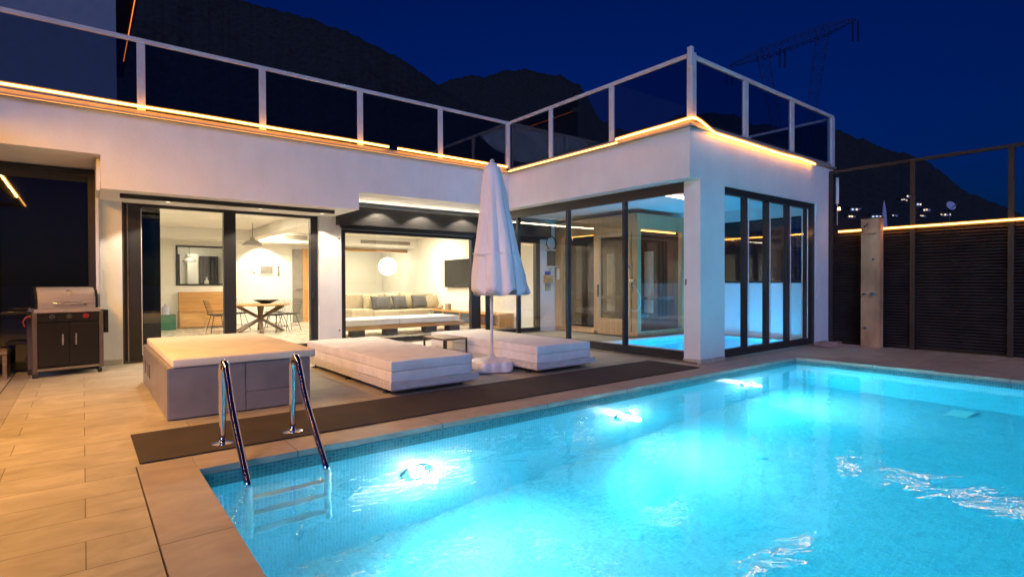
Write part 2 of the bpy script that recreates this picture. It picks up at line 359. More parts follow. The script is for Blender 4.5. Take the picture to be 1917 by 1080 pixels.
bmesh.ops.remove_doubles(g.b, verts=g.b.verts, dist=1e-4)
struct('terrace', g, 'deck')
g = MB(); g.box(-.78, -.602, -6, 11.02, -.2, .002); struct('terrace_border', g, 'border')
g = MB(); rects(g, -6, -.795, -6, 11.02, [], 0, 0); struct('terrace_side', g, 'deck')
g = MB(); g.box(-6, 13.2, -6, 11.3, -.26, -.03)
# cut: keep this slab as four pieces round the pools
g.b.free(); g = MB()
for (a, b_, c, d) in ((-6, .28, -6, 11.3), (10.0, 13.2, -6, 5.3), (.28, 10.0, 4.72, 5.3), (.28, 8.8, 5.3, 11.3), (8.8, 13.2, 7.9, 11.3)):
    g.box(a, b_, c, d, -.28, -.03)
struct('joint_bed', g, 'dark')
g = MB(); g.box(PX0, PX1+CW, PY1, PY1+CW, -.045, .004, .004); struct('pool_coping', g, 'coping')
g = MB(); g.box(PX0-CW, PX0-.001, PY0-CW, PY1+CW, -.045, .0045, .004); g.box(PX1+.001, PX1+CW, PY0-CW, PY1-.001, -.045, .004, .004)
struct('pool_coping_side', g, 'coping_side')
g = MB()
g.box(PX0-.3, PX1+.3, PY0-.3, PY1+.3, PZ-.2, PZ)
struct('pool_floor', g, 'pool')
g = MB()
for (a, b_, c, d) in ((PX0-.3, PX1+.3, PY1, PY1+.3), (PX0-.3, PX1+.3, PY0-.3, PY0), (PX0-.3, PX0, PY0, PY1), (PX1, PX1+.3, PY0, PY1)):
    g.box(a, b_, c, d, PZ+.001, -.215)
struct('pool_wall', g, 'poolw')
g = MB()
for (a, b_, c, d) in ((PX0-.3, PX1+.3, PY1-.003, PY1+.3), (PX0-.3, PX1+.3, PY0-.3, PY0+.003), (PX0-.3, PX0+.003, PY0+.003, PY1-.003), (PX1-.003, PX1+.3, PY0+.003, PY1-.003)):
    g.box(a, b_, c, d, -.214, -.046)
struct('pool_waterline', g, 'band')
g = MB(); g.box(PX0-.05, PX1+.05, PY0-.05, PY1+.05, PZ-.05, -.105)
struct('water', g, 'water')
# pavilion plunge pool
g = MB()
g.box(IX0-.1, IX1+.1, IY0-.1, IY1+.1, -1.4, -1.3)
for (a, b_, c, d) in ((IX0-.1, IX0, IY0, IY1), (IX1, IX1+.1, IY0, IY1), (IX0-.1, IX1+.1, IY0-.1, IY0), (IX0-.1, IX1+.1, IY1, IY1+.1)):
    g.box(a, b_, c, d, -1.3, -.002)
struct('indoor_pool', g, 'teal')
M['water2'] = glass('indoor_water', (.35, .86, .97), refl=1.0)
g = MB(); rects(g, IX0, IX1, IY0, IY1, [], -.06, -.06); struct('indoor_pool_water', g, 'water2')
g = MB(); g.box(IX0-.22, IX0, IY0-.2, IY1+.2, .002, .03, .005); g.box(IX0, 12.3, IY1, IY1+.2, .002, .03, .005); g.box(IX0, 12.3, IY0-.2, IY0, .002, .03, .005)
struct('indoor_pool_coping', g, 'white')
# ground to the horizon
g = MB(); rects(g, -1500, 1500, -1500, 2500, [(-6, 13.3, -6, 19)], -3, -3); struct('ground', g, 'ground')

# hills -------------------------------------------------------------
RID = {
 'a': (230, [(-900, 60), (-500, -20), (-200, -60), (100, -95), (300, -60), (450, 0), (500, 14), (560, 30), (600, 44), (640, 55), (700, 85), (760, 115), (800, 145), (835, 172), (870, 192), (960, 240), (1100, 330), (1300, 480)]),
 'b': (420, [(600, 330), (760, 190), (845, 148), (870, 145), (900, 142), (950, 134), (985, 131), (1020, 136), (1050, 145), (1085, 160), (1100, 185), (1125, 226), (1160, 242), (1200, 250), (1293, 300), (1450, 420)]),
 'c': (300, [(1000, 380), (1180, 250), (1293, 213), (1330, 211), (1377, 217), (1410, 230), (1470, 240), (1545, 233), (1563, 241), (1600, 257), (1643, 273), (1706, 292), (1735, 303), (1759, 318), (1802, 355), (1840, 372), (1881, 387), (1917, 402), (2100, 480), (2300, 540)]),
}
def interp(pts, x):
    for (a, b_), (c, d) in zip(pts, pts[1:]):
        if a <= x <= c: return b_+(d-b_)*(x-a)/(c-a)
    return pts[-1][1]
def ridge(k):
    D, pts = RID[k]; cols = []; x0, x1 = pts[0][0], pts[-1][0]; n = int((x1-x0)/3.5)
    for i in range(n+1):
        x = x0+(x1-x0)*i/n; y = interp(pts, x) + 7*noise.noise(Vector((x*.028, D, 0)))+4*noise.noise(Vector((x*.09, D, 3)))+3*noise.noise(Vector((x*.31, D, 7)))
        top = at(x, y, D); row = []
        for j in range(26):
            t = j/25; p = CAM.lerp(top, 1-.62*t); hz = top.z + (-3-top.z)*t**.85
            q = Vector((p.x, p.y, hz + (5*noise.noise(Vector((p.x*.03, p.y*.03, 1)))+2*noise.noise(Vector((p.x*.11, p.y*.11, 1))))*min(1, t*5)*(top.z/80)))
            row.append(q)
        # back slope
        b2 = CAM.lerp(top, 1.35); row.insert(0, Vector((b2.x, b2.y, -3)))
        cols.append(row)
    mb = MB(); vs_ = [[mb.b.verts.new(p) for p in r_] for r_ in cols]
    for i in range(len(vs_)-1):
        for j in range(len(vs_[0])-1): mb.b.faces.new((vs_[i][j], vs_[i+1][j], vs_[i+1][j+1], vs_[i][j+1]))
    return struct('hill', mb, 'hill', smooth='all'), cols
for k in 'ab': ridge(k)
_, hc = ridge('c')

# ================================================================== VILLA
V = thing('villa', 'white modern poolside villa with glass walls, corner pavilion and roof terrace', 'villa', (0, 0, 0))
WY = 10.85
def wall(name, x0, x1, y0, y1, z0, z1, mat='plaster', parent=V, label=None): return part(name, MB().box(x0, x1, y0, y1, z0, z1), mat, parent, label=label)
# fascia band A: stepped lower edge (front plane y 9.5)
wall('fascia', -6, .21, 9.5, 9.75, 3.10, 3.70)
wall('fascia', .21, 3.95, 9.5, 9.75, 2.63, 3.70)
wall('fascia', 3.95, 7.4, 9.5, 9.75, 2.95, 3.70)
wall('soffit', -6, .21, 9.75, WY, 3.10, 3.2)
wall('soffit', .21, 3.95, 9.75, 11.1, 2.63, 2.75)
wall('soffit', 3.95, 7.4, 9.75, 11.1, 2.95, 3.05)
# pavilion band
wall('fascia', 7.4, 7.65, 5.2, 9.75, 2.93, 3.70)
wall('fascia', 7.4, 12.66, 4.95, 5.2, 2.93, 3.70)
wall('soffit', 7.65, 7.72, 5.2, 11.0, 2.93, 3.02)
wall('roof_slab', -6, 7.4, 9.75, 19, 3.25, 3.69)
wall('roof_slab', 7.65, 12.66, 5.2, 19, 3.1, 3.69)
# cap profile under the railing
part('coping_profile', MB().box(-6, 7.33, 9.44, 9.62, 3.70, 3.735), 'cap', V)
part('coping_profile', MB().box(-6, 7.33, 9.50, 9.62, 3.735, 3.80), 'cap', V)
part('coping_profile', MB().box(7.33, 7.50, 4.88, 9.44, 3.70, 3.735).box(7.40, 7.50, 4.95, 9.5, 3.735, 3.80), 'cap', V)
part('coping_profile', MB().box(7.5, 12.68, 4.90, 5.05, 3.70, 3.735).box(7.5, 12.68, 4.95, 5.05, 3.735, 3.80), 'cap', V)
# walls y = WY
wall('wall', .21, .505, WY, 11.15, 0, 2.63)                      # pier
wall('wall', 3.68, 4.13, WY, 11.15, 0, 2.95)
wall('wall', 4.13, 7.72, WY+.05, 11.15, 2.60, 2.95)
wall('wall', 9.58, 12.5, 11.0, 11.15, 0, 3.1)
wall('wall', 7.72, 9.58, 11.0, 11.15, 2.62, 3.1)
wall('baseboard', .205, .49, WY-.015, WY, 0, .09, 'infloor')
wall('baseboard', 3.69, 4.12, WY-.015, WY, 0, .09, 'infloor')
# niche on the left
wall('wall', .17, .21, 9.75, WY, 2.75, 3.10); wall('wall', .205, .215, WY, 11.15, 0, 3.1)
wall('wall', -6, .205, 11.12, 11.3, 0, 3.1, 'dark')
# pavilion pillars and walls
wall('pillar', 7.68, 8.385, 4.95, 5.25, 0, 2.93)
wall('baseboard', 7.665, 8.385, 4.935, 5.25, 0, .07, 'infloor')
wall('wall', 8.385, 11.85, 4.953, 5.2, 2.89, 2.931)
wall('pillar', 11.84, 12.66, 4.95, 5.25, 0, 2.93)
wall('baseboard', 11.85, 12.675, 4.935, 4.949, 0, .07, 'infloor')
wall('wall', 12.48, 12.66, 5.25, 11.15, 0, 1.27)
wall('wall', 12.48, 12.66, 5.25, 11.15, 2.75, 3.1)
wall('wall', 12.48, 12.66, 10.6, 11.15, 1.27, 2.75)
wf = part('window', MB().box(12.46, 12.52, 5.25, 5.31, 1.27, 2.75).box(12.46, 12.52, 7.9, 7.96, 1.27, 2.75).box(12.46, 12.52, 10.54, 10.6, 1.27, 2.75).box(12.46, 12.52, 5.31, 10.54, 1.27, 1.33).box(12.46, 12.52, 5.31, 10.54, 2.69, 2.75), 'black', V)
part('pane', MB().box(12.52, 12.53, 5.3, 10.55, 1.3, 2.7), 'glass', wf)
wall('ceiling', 7.72, 12.5, 5.2, 11.0, 3.03, 3.08, 'ceil')
# interior shell
IFY = 18.45
wall('interior_floor', .2, 9.6, 11.02, IFY, -.05, .03, 'infloor')
wall('interior_wall', .2, 7.2, IFY, IFY+.15, 0, 1.25, 'inner')      # below pass-through, left of living opening
wall('interior_wall', .2, 2.12, IFY, IFY+.15, 1.25, 2.42, 'inner')
wall('interior_wall', 3.42, 5.4, IFY, IFY+.15, 1.25, 2.42, 'inner')
wall('interior_wall', 5.85, 6.6, IFY, IFY+.15, 1.25, 2.42, 'inner')
wall('interior_wall', .2, 9.6, IFY, IFY+.15, 2.42, 3.0, 'inner')
wall('interior_wall', 7.2, 9.6, IFY, IFY+.15, 0, .95, 'inner')
wall('interior_wall', 9.5, 9.6, 11.15, IFY, 0, 3.0, 'inner')
wall('interior_wall', .1, .2, 11.15, 21.5, 0, 3.0, 'inner')
wall('ceiling', .2, 9.6, 11.15, 21.5, 2.88, 2.95, 'ceil')
wall('bulkhead', .2, 9.5, 17.6, IFY, 2.56, 2.88, 'ceil')
wall('bulkhead', 3.9, 4.2, 11.15, 17.6, 2.62, 2.88, 'ceil')
wall('interior_wall', .2, 10.05, 21.5, 21.6, 0, 3.0, 'inner')
wall('interior_wall', 6.5, 6.6, IFY+.15, 21.5, 0, 3.0, 'inner')
wall('interior_wall', 9.95, 10.05, IFY, 21.5, 0, 3.0, 'inner')
wall('interior_floor', .2, 10.05, IFY, 21.5, -.05, .02, 'infloor')
# upper storey block set back on the roof
wall('upper_storey', -6, .60, 14.2, 20, 3.69, 9.0, 'slate')
wall('eaves', .60, 1.0, 14.1, 20, 7.44, 7.6, 'post')
part('led_strip', MB().box(.935, .95, 14.12, 18.5, 7.425, 7.439), 'led_rim', V)

def frame(name, axis, a0, a1, z0, z1, pos, th, wl, wr, wt, wb, muls=(), mw=.06, mat='black', parent=V, glassmat='glass', panes=True, label=None):
    """a framed glazed opening lying in the plane `axis`=const; a is the running coordinate"""
    mb = MB()
    def bx(m, u0, u1, z0_, z1_, t0, t1):
        if axis == 'y': m.box(u0, u1, t0, t1, z0_, z1_)
        else: m.box(t0, t1, u0, u1, z0_, z1_)
    bx(mb, a0, a0+wl, z0, z1, pos, pos+th); bx(mb, a1-wr, a1, z0, z1, pos, pos+th)
    bx(mb, a0+wl, a1-wr, z0, z0+wb, pos, pos+th); bx(mb, a0+wl, a1-wr, z1-wt, z1, pos, pos+th)
    f = part(name, mb, mat, parent, label=label)
    for m_ in muls:
        k = MB(); bx(k, m_-mw/2, m_+mw/2, z0+wb, z1-wt, pos+.002, pos+th-.002); part('mullion', k, mat, f)
    if panes:
        e = [a0+wl] + [m_ for m_ in muls] + [a1-wr]
        for i in range(len(e)-1):
            k = MB(); l_ = e[i]+(mw/2 if i else 0); r_ = e[i+1]-(mw/2 if i < len(e)-2 else 0)
            bx(k, l_, r_, z0+wb, z1-wt, pos+th*.45, pos+th*.45+.008); part('pane', k, glassmat, f)
    return f
# door A (dining): two leaves
fA = frame('sliding_door', 'y', .53, 3.68, .03, 2.63, 10.93, .12, .25, .14, .05, .09, muls=(2.10,), mw=.20)
part('jamb', MB().box(.505, .53, 10.87, 11.08, 0, 2.63), 'grayal', fA)
part('edge_strip', MB().box(.765, .775, 10.915, 10.93, .12, 2.55).box(.775, .82, 10.915, 10.93, .12, .14), 'rail', fA)
part('guide_rail', MB().box(.575, .59, 10.90, 10.93, .03, 2.60), 'satin', fA)
part('handle', MB().box(3.56, 3.585, 10.87, 10.93, 1.0, 1.12, .004), 'foot', fA)
# screen cassette under the soffit of door A
part('blind_cassette', MB().box(.44, 3.62, 9.82, 9.92, 2.565, 2.628, .004), 'black', V)
# window B (living)
fB = frame('window', 'y', 4.13, 9.56, .03, 2.47, 10.95, .12, .12, .14, .13, .09, muls=(7.50,), mw=.26)
part('top_rail_detail', MB().box(4.15, 7.40, 10.90, 10.948, 2.40, 2.42), 'satin', fB)
sb = part('roller_shutter_box', MB().box(4.04, 9.76, 10.72, 10.85, 2.48, 2.86, .01), 'black', V)
part('lower_lip', MB().box(4.10, 9.68, 10.78, 10.90, 2.44, 2.478), 'black', sb)
part('end_cap', MB().box(4.02, 4.04, 10.70, 10.85, 2.47, 2.70), 'foot', sb)
for x, z in ((4.08, 2.2), (4.08, .35), (9.66, 2.3)): part('wall_bolt', MB().cyl((x, 10.83, z), (x, 10.85, z), .014), 'foot', V)
# glass wall B of pavilion  x = 7.72 ; y from 5.03 to 10.85
fC = frame('glass_wall', 'x', 5.02, 10.85, .03, 2.93, 7.70, .10, .14, .06, .17, .13, muls=(6.53, 8.0, 9.62), mw=.06)
part('threshold', MB().box(7.62, 7.70, 5.0, 10.85, .002, .03), 'satin', V)
part('handle', MB().box(7.67, 7.70, 5.2, 5.22, 1.25, 1.35, .004), 'foot', fC)
# window C, four leaves
fD = frame('glass_wall', 'y', 8.395, 11.84, .03, 2.89, 4.99, .10, .02, .30, .11, .13, muls=(9.16, 9.93, 10.73), mw=.07)
part('edge_strip', MB().box(9.20, 9.212, 4.975, 4.99, .16, 2.76).box(9.97, 9.982, 4.975, 4.99, .16, 2.76).box(10.77, 10.782, 4.975, 4.99, .16, 2.76).box(11.50, 11.515, 4.975, 4.99, .16, 2.76), 'rail', fD)
# dark glazing in the left niche
fE = frame('window', 'y', -3.0, .165, .04, 3.09, 10.86, .08, .1, .09, .09, .10, muls=(-1.02,), mw=.12, glassmat='darkglass')
wall('wall', .165, .205, 9.76, 10.6, 2.64, 3.1); wall('wall', .165, .205, 10.6, 10.95, 0, 3.1)

# railing ------------------------------------------------------------
RL = part('terrace_railing', MB().box(-6, 7.42, 9.50, 9.56, 4.775, 4.835, .006).box(7.39, 7.45, 5.0, 9.50, 4.775, 4.835, .006).box(7.45, 12.66, 4.94, 5.0, 4.775, 4.835, .006), 'rail', V)
def post(x0, x1, y0, y1, z0=3.80, z1=4.775): part('post', MB().box(x0, x1, y0, y1, z0, z1, .004), 'rail', RL)
for x in (-2.6, -.95, .69, 2.33, 3.99, 5.67): post(x-.05, x+.05, 9.505, 9.555)
post(7.345, 7.395, 9.45, 9.56)
for y in (8.15, 6.55): post(7.395, 7.445, y-.05, y+.05)
post(7.39, 7.50, 4.90, 5.0, 3.80, 4.84)
for x in (9.07, 10.78): post(x-.07, x+.07, 4.945, 4.995)
post(12.53, 12.67, 4.93, 5.03, 3.735, 4.79)
part('junction_box', MB().box(7.325, 7.388, 4.87, 4.95, 4.60, 4.90, .006), 'rail', RL)
part('cable', MB().cyl((7.36, 4.90, 3.82), (7.36, 4.90, 4.60), .006), 'whitemetal', RL)
xs = [-2.6, -.95, .69, 2.33, 3.99, 5.67, 7.37]
for a, b_ in zip(xs, xs[1:]): part('glass_panel', MB().box(a+.055, b_-.055, 9.527, 9.535, 3.84, 4.77), 'railglass', RL)
for a, b_ in ((5.0, 6.5), (6.6, 8.1), (8.2, 9.45)): part('glass_panel', MB().box(7.416, 7.424, a+.01, b_-.01, 3.84, 4.77), 'railglass', RL)
for a, b_ in ((7.5, 9.0), (9.14, 10.71), (10.85, 12.53)): part('glass_panel', MB().box(a+.01, b_-.01, 4.966, 4.974, 3.84, 4.77), 'railglass', RL)
part('side_rail', MB().box(12.58, 12.64, 5.03, 10.5, 4.74, 4.79).box(12.58, 12.64, 8.5, 8.6, 3.7, 4.74), 'rail', RL)
part('glass_panel', MB().box(12.606, 12.614, 5.05, 8.48, 3.84, 4.73), 'railglass', RL)
# led rope ------------------------------------------------------------
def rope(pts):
    o = part('led_strip', MB().tube(pts, .015, 8), 'led', V); part('led_halo', MB().tube(pts, .034, 10), 'led_halo', o, 'all'); return o
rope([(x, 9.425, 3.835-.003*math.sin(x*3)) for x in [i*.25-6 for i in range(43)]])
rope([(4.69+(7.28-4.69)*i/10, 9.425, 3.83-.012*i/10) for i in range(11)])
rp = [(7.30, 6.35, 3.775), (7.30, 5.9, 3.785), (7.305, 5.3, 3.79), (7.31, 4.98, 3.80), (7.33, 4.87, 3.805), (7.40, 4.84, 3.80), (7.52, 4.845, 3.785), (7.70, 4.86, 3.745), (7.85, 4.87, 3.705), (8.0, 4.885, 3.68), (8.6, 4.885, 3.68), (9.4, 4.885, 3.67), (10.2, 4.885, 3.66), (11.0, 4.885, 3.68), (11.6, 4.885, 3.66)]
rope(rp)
part('led_strip', MB().box(7.318, 7.328, 6.35, 9.42, 3.715, 3.735), 'led_dim', V)
part('led_strip', MB().box(-6, 7.3, 9.425, 9.435, 3.703, 3.708), 'led_faint', V)

# downlights in the soffit
def downlight(x, y, z, power=14, spot=95, col=(1, .84, .6)):
    f = part('downlight', MB().cyl((x, y, z-.004), (x, y, z), .045, n=20), 'white', V)
    part('lens', MB().cyl((x, y, z-.006), (x, y, z-.0045), .03, n=16), 'spotlens', f)
    lamp('downlight_lamp', 'SPOT', (x, y, z-.02), power, col, .02, (0, 0, -1), spot=spot, blend=.25)
for x in (4.9, 5.9, 7.0): downlight(x, 10.45, 2.95, 95, 120)
for x in (1.1, 2.5, 3.6): downlight(x, 10.42, 2.63, 85, 120)
for (x, y) in ((8.5, 10.2), (9.2, 9.6), (8.6, 8.2)): downlight(x, y, 3.03, 16, 120)
for (x, y) in ((5.3, 12.4), (6.6, 13.0), (8.0, 13.0), (1.6, 13.2), (2.9, 13.2)): downlight(x, y, 2.88, 26, 130)

lamp('soffit_fill', 'AREA', (5.9, 10.64, 2.80), 12, (1, .84, .58), .04, (0, -.55, 1), sy=None).data.shape = 'RECTANGLE'  # unseen uplight added to brighten the soffit
_c = bpy.data.objects['soffit_fill']; _c.data.size = 3.4; _c.data.size_y = .05; _c.rotation_euler = (R(-118), 0, 0)
# interior lamps (recessed ceiling panels of the lit rooms)
for (x, y, p) in ((2.2, 13.6, 140), (6.2, 14.0, 155), (8.3, 15.6, 130), (4.6, 17.0, 95)):
    lamp('ceiling_lamp', 'AREA', (x, y, 2.86), p, (1, .84, .62), .9)
lamp('ceiling_lamp', 'AREA', (8.4, 19.8, 2.8), 55, (1, .86, .60), 1.0)
lamp('ceiling_lamp', 'AREA', (2.8, 20.0, 2.8), 50, (1, .85, .6), .8)
# indoor pool lamps
for (x, y) in ((9.6, 5.52), (11.4, 5.52)):
    lamp('underwater_lamp', 'AREA', (x, y, -.5), 70, (.05, .52, 1.0), .25, (0, 1, .35))
# coving light line on the pavilion ceiling
part('led_strip', MB().tube([(8.35, 6.74, 3.02), (8.8, 6.70, 3.02), (9.3, 6.66, 3.02), (10.2, 6.72, 3.02)], .012, 6), 'led_pale', V)
part('led_strip', MB().tube([(8.5, 6.42, 3.02), (9.0, 6.50, 3.02), (9.8, 6.58, 3.02)], .012, 6), 'led_pale', V)
# vents
for (x0, x1, y, z0, z1) in ((7.36, 9.2, 17.59, 2.64, 2.76), (4.75, 5.6, 17.59, 2.66, 2.80)):
    v_ = part('air_vent', MB().box(x0, x1, y-.01, y, z0, z1), 'grille', V)
    mb = MB()
    for k in range(4): mb.box(x0+.02, x1-.02, y-.018, y-.0101, z0+.015+k*.028, z0+.022+k*.028)
    part('slat', mb, 'pend', v_)
# pass-through window in dining wall and framed opening in the living wall
fP = frame('interior_window', 'y', 2.12, 3.42, 1.25, 2.42, IFY-.03, .06, .05, .05, .05, .05, glassmat='glass')
fO = part('opening_frame', MB().box(9.52, 9.60, IFY-.06, IFY, .95, 2.52).box(6.6, 9.52, IFY-.06, IFY, 2.42, 2.50), 'oakz', V)
part('doorway', MB().box(5.38, 5.70, IFY-.03, IFY, .03, 2.42), 'pend', V)
part('door_edge', MB().box(5.70, 5.88, IFY-.05, IFY, .03, 2.44), 'oakz', V)
part('door_handle', MB().box(5.5, 5.7, IFY-.09, IFY-.06, 1.10, 1.12), 'foot', V)
wall('wall_panel_line', 7.30, 7.325, 21.48, 21.5, 0, 2.3, 'pend')

# ================================================================== POOL THINGS
for i, (x, lb) in enumerate(((2.33, 'round pool light nearest the ladder, glowing on the far pool wall'), (5.11, 'round pool light in the middle of the far pool wall'), (7.95, 'round pool light on the far pool wall nearest the glass corner'))):
    t = thing('pool_light', lb, 'pool light', (x, PY1, -.92), group='pool lights on the far wall')
    part('rim', MB().lathe([(.10, 0), (.15, 0), (.15, .02), (.10, .02)]).xf(Matrix.Translation((x, PY1-.001, -.92)) @ Matrix.Rotation(R(90), 4, 'X')), 'steel', t, True)
    part('lens', MB().cyl((x, PY1-.03, -.92), (x, PY1-.005, -.92), .075, n=24), em('pool_lens', (.75, .95, 1), 30), t)
    lamp('pool_lamp', 'SPOT', (x, PY1-.06, -.92), 260, (.0, .80, 1.0), .09, (.25, -1, -.18), spot=165, blend=.6)
    lamp('pool_lamp', 'SPOT', (x, PY1-.07, -.92), 230, (1, .34, .28), .12, (.5, -1.2, -.9), spot=84, blend=1.0)
    lamp('pool_lamp', 'POINT', (x+.05, PY1-.16, -.95), 30, (1, .95, .92), .06)
for (x, y, dx, dy, p) in ((2.2, PY0+.06, 0, 1, 80), (5.4, PY0+.06, 0, 1, 80), (8.6, PY0+.06, 0, 1, 80)):  # unseen lamps added on the near wall to brighten the pool
    lamp('pool_lamp', 'SPOT', (x, y, -.92), p, (.0, .82, 1.0), .1, (dx, dy, -.15), spot=165, blend=.6)
for i, (x, y) in enumerate(((3.7, 3.0), (5.9, 3.05), (8.1, 3.1))):
    single('pool_inlet', MB().lathe([(0, .02), (.03, .018), (.055, .01), (.06, 0)], (x, y, PZ+.002)), 'teal', ('white round inlet on the pool floor nearest the ladder', 'white round inlet in the middle of the pool floor', 'white round inlet on the pool floor nearest the glass corner')[i], 'pool inlet', 'round inlets on the pool floor', True)
single('pool_drain', MB().box(9.0, 9.4, 1.9, 2.15, PZ+.002, PZ+.03, .01), 'white', 'pale rectangular drain cover on the pool floor', 'drain cover')

# ladder
t = thing('pool_ladder', 'chrome pool ladder with two arched handrails and three submerged steps', 'pool ladder', (1.18, 4.9, 0))
for x in (.88, 1.43):
    pts = [(x, 4.93, .006), (x, 4.93, .30), (x, 4.93, .56)]
    for k in range(1, 9):
        a = math.pi*.83*k/8; pts.append((x, 4.93-.10*(1-math.cos(a)), .56+.115*math.sin(a)))
    pts += [(x+.005, 4.60, .36), (x+.01, 4.35, .11), (x+.015, 4.16, -.08), (x+.02, 4.12, -.16), (x+.02, 4.12, -.40), (x+.02, 4.12, -1.04)]
    # smooth
    P_ = [Vector(p) for p in pts]
    for _ in range(1):
        Q = [P_[0]]
        for a, b_ in zip(P_, P_[1:]): Q += [a.lerp(b_, .25), a.lerp(b_, .75)]
        P_ = Q+[P_[-1]]
    ci = min(range(len(P_)), key=lambda i: abs(P_[i].z+.12) + (0 if i > 12 else 9))
    hr = part('handrail', MB().tube(P_[:ci+1], .0255, 18), 'steel', t, 'all')
    part('submerged_leg', MB().tube(P_[ci:], .0255, 18), 'litsteel', t, 'all')
    part('flange', MB().lathe([(.085, .005), (.085, .012), (.05, .022), (.022, .024)], (x, 4.93, 0)), 'steel', t, True)
for z in (-.37, -.655, -.94):
    part('step', MB().box(.92, 1.46, 4.09, 4.17, z-.02, z+.008, .008), 'litsteel', t)

# rubber mat along the pool
single('runner_mat', MB().box(.31, 7.34, 4.74, 5.69, .004, .012), 'mat', 'long dark brown runner mat laid along the pool edge', 'mat')

# tiled lounge box
t = thing('lounge_platform', 'low tiled lounge box with cream cushion top beside the pool ladder', 'lounge platform', (1.29, 7.37, 0))
part('body', MB().box(.63, 1.94, 6.07, 8.69, .012, .50), 'marble', t)
pn = MB(); pn.box(.625, 1.296, 6.055, 6.068, .012, .495, .003); pn.box(1.304, 1.945, 6.055, 6.068, .012, .195, .003); pn.box(1.304, 1.945, 6.055, 6.068, .201, .495, .003)
part('front_panel', pn, 'marble', t)
part('side_panel', MB().box(.617, .628, 6.07, 7.6, .012, .495, .003).box(.617, .628, 7.606, 8.69, .012, .495, .003), 'marble', t)
for y in (7.75, 7.95, 8.25): part('slot', MB().box(.611, .6165, y, y+.02, .18, .34), 'dark', t)
part('cushion', MB().box(.66, 2.0, 6.04, 8.66, .502, .585, .018), 'cushion', t, True)

def soften(o, amp=.0035, sc=2.6):
    bm = bmesh.new(); bm.from_mesh(o.data)
    for _ in range(3):
        bmesh.ops.subdivide_edges(bm, edges=[e for e in bm.edges if e.calc_length() > .16], cuts=1, use_grid_fill=True)
    for v in bm.verts:
        v.co.z += amp*noise.noise(Vector((v.co.x*sc, v.co.y*sc, v.co.z*3+o.location.x)))*2
        v.co.x += amp*.5*noise.noise(Vector((v.co.y*sc*1.7, v.co.z*9, 4)))
    bm.to_mesh(o.data); bm.free(); return o
# day beds
def daybed(label, loc, wm, wp, ln):
    t = thing('daybed', label, 'daybed', loc, group='white pallet daybeds on the terrace', local=True)
    part('platform', MB().box(0, wp, 0, ln, .075, .163, .006).box(.06, wp-.06, .06, ln-.06, .05, .075), 'plat', t)
    hs_ = ln*.73
    for z0, z1 in ((.166, .2845), (.2875, .405)):
        soften(part('mattress', MB().box(.01, wm, .01, hs_, z0, z1, .011), 'fabric', t, 'all'))
        soften(part('mattress', MB().box(.01, wm, hs_+.008, ln-.03, z0, z1, .011), 'fabric', t, 'all'))
    part('piping', MB().box(.022, wm-.012, .022, hs_-.01, .282, .290).box(.022, wm-.012, hs_+.02, ln-.04, .282, .290), 'seam', t)
    for y in (.30, ln*.5, ln-.18):
        for x in (.09, wp-.09):
            part('foot', MB().cyl((x, y, 0), (x, y, .012), .045, n=14).cyl((x, y, .012), (x, y, .055), .012, n=8), 'foot', t)
    return t
daybed('white two-tier daybed mattress on pallet base, between lounge box and parasol', (2.74, 5.72, 0), 1.12, 1.22, 3.0)
daybed('white daybed mattress on pallet base between the parasol and the glass wall', (4.99, 5.79, 0), 1.08, 1.18, 3.0)

# metal side table
t = thing('side_table', 'small dark metal side table between the two daybeds', 'side table', (4.7, 7.7, 0))
tx0, tx1, ty0, ty1 = 4.42, 4.86, 7.35, 8.0
part('tabletop', MB().box(tx0, tx1, ty0, ty1, .395, .425, .003), 'whitebrown', t)
for x in (tx0+.012, tx1-.012):
    for y in (ty0+.012, ty1-.012): part('leg', MB().box(x-.012, x+.012, y-.012, y+.012, 0, .395), 'post', t)

# parasol
t = thing('parasol', 'tall closed white parasol standing between the daybeds', 'parasol', (4.76, 6.55, 0))
px, py = 4.76, 6.55
part('pole', MB().tube([(px, py, .1), (px+.005, py, 1.2), (px+.02, py, 3.07)], .022, 14), 'whitemetal', t, True)
def fold(u, z):
    k = (3.02-z)/1.85
    ph = 8*math.pi*u + .9*k + .35*noise.noise(Vector((math.cos(u*6.283)*2, math.sin(u*6.283)*2, z)))
    return 1.05 - .26*min(1, k*1.3+.1)*(1-abs(math.cos(ph)))**1.3 + .10*k*math.sin(u*2*math.pi*3+2.0*k) + .03*k*noise.noise(Vector((math.cos(u*6.283)*9, math.sin(u*6.283)*9, z*2.5)))*2
prof = []
for i in range(34):
    z = 1.17+i*(3.02-1.17)/33; k = (3.02-z)/1.85
    r_ = .095+.33*k**.95
    if z > 2.55: r_ += .012
    prof.append((r_, z))
prof.append((.05, 3.05)); prof.append((.01, 3.07))
cm = MB().lathe(prof, (0, 0, 0), 160, fold)
for v in cm.b.verts:
    k = max(0, (3.02-v.co.z)/1.85); ang = math.atan2(v.co.y, v.co.x)
    if v.co.z < 1.35: v.co.z += .10*(math.cos(ang*4+.6)**2)*(1.35-v.co.z)/.18 - .06
    v.co.x += .02+.11*k; v.co.y += -.05*k
    v.co.x += px; v.co.y += py
part('canopy', cm, 'canvas', t, 'all')
part('tie_strap', MB().tube([(px+.07+.335*math.cos(a*.32), py+.335*math.sin(a*.32)-.02, 1.72+.01*math.sin(a)) for a in range(21)], .008, 6), 'canvas', t)
vt = MB().lathe([(.155, 2.58), (.14, 2.66), (.115, 2.84), (.085, 3.0), (.07, 3.05), (.01, 3.075)], (px+.025, py, .012), 64, lambda u, z: 1+(.10*math.cos(u*16*math.pi))*(3.08-z)*2)
part('vent_flap', vt, 'canvas', t, 'all')
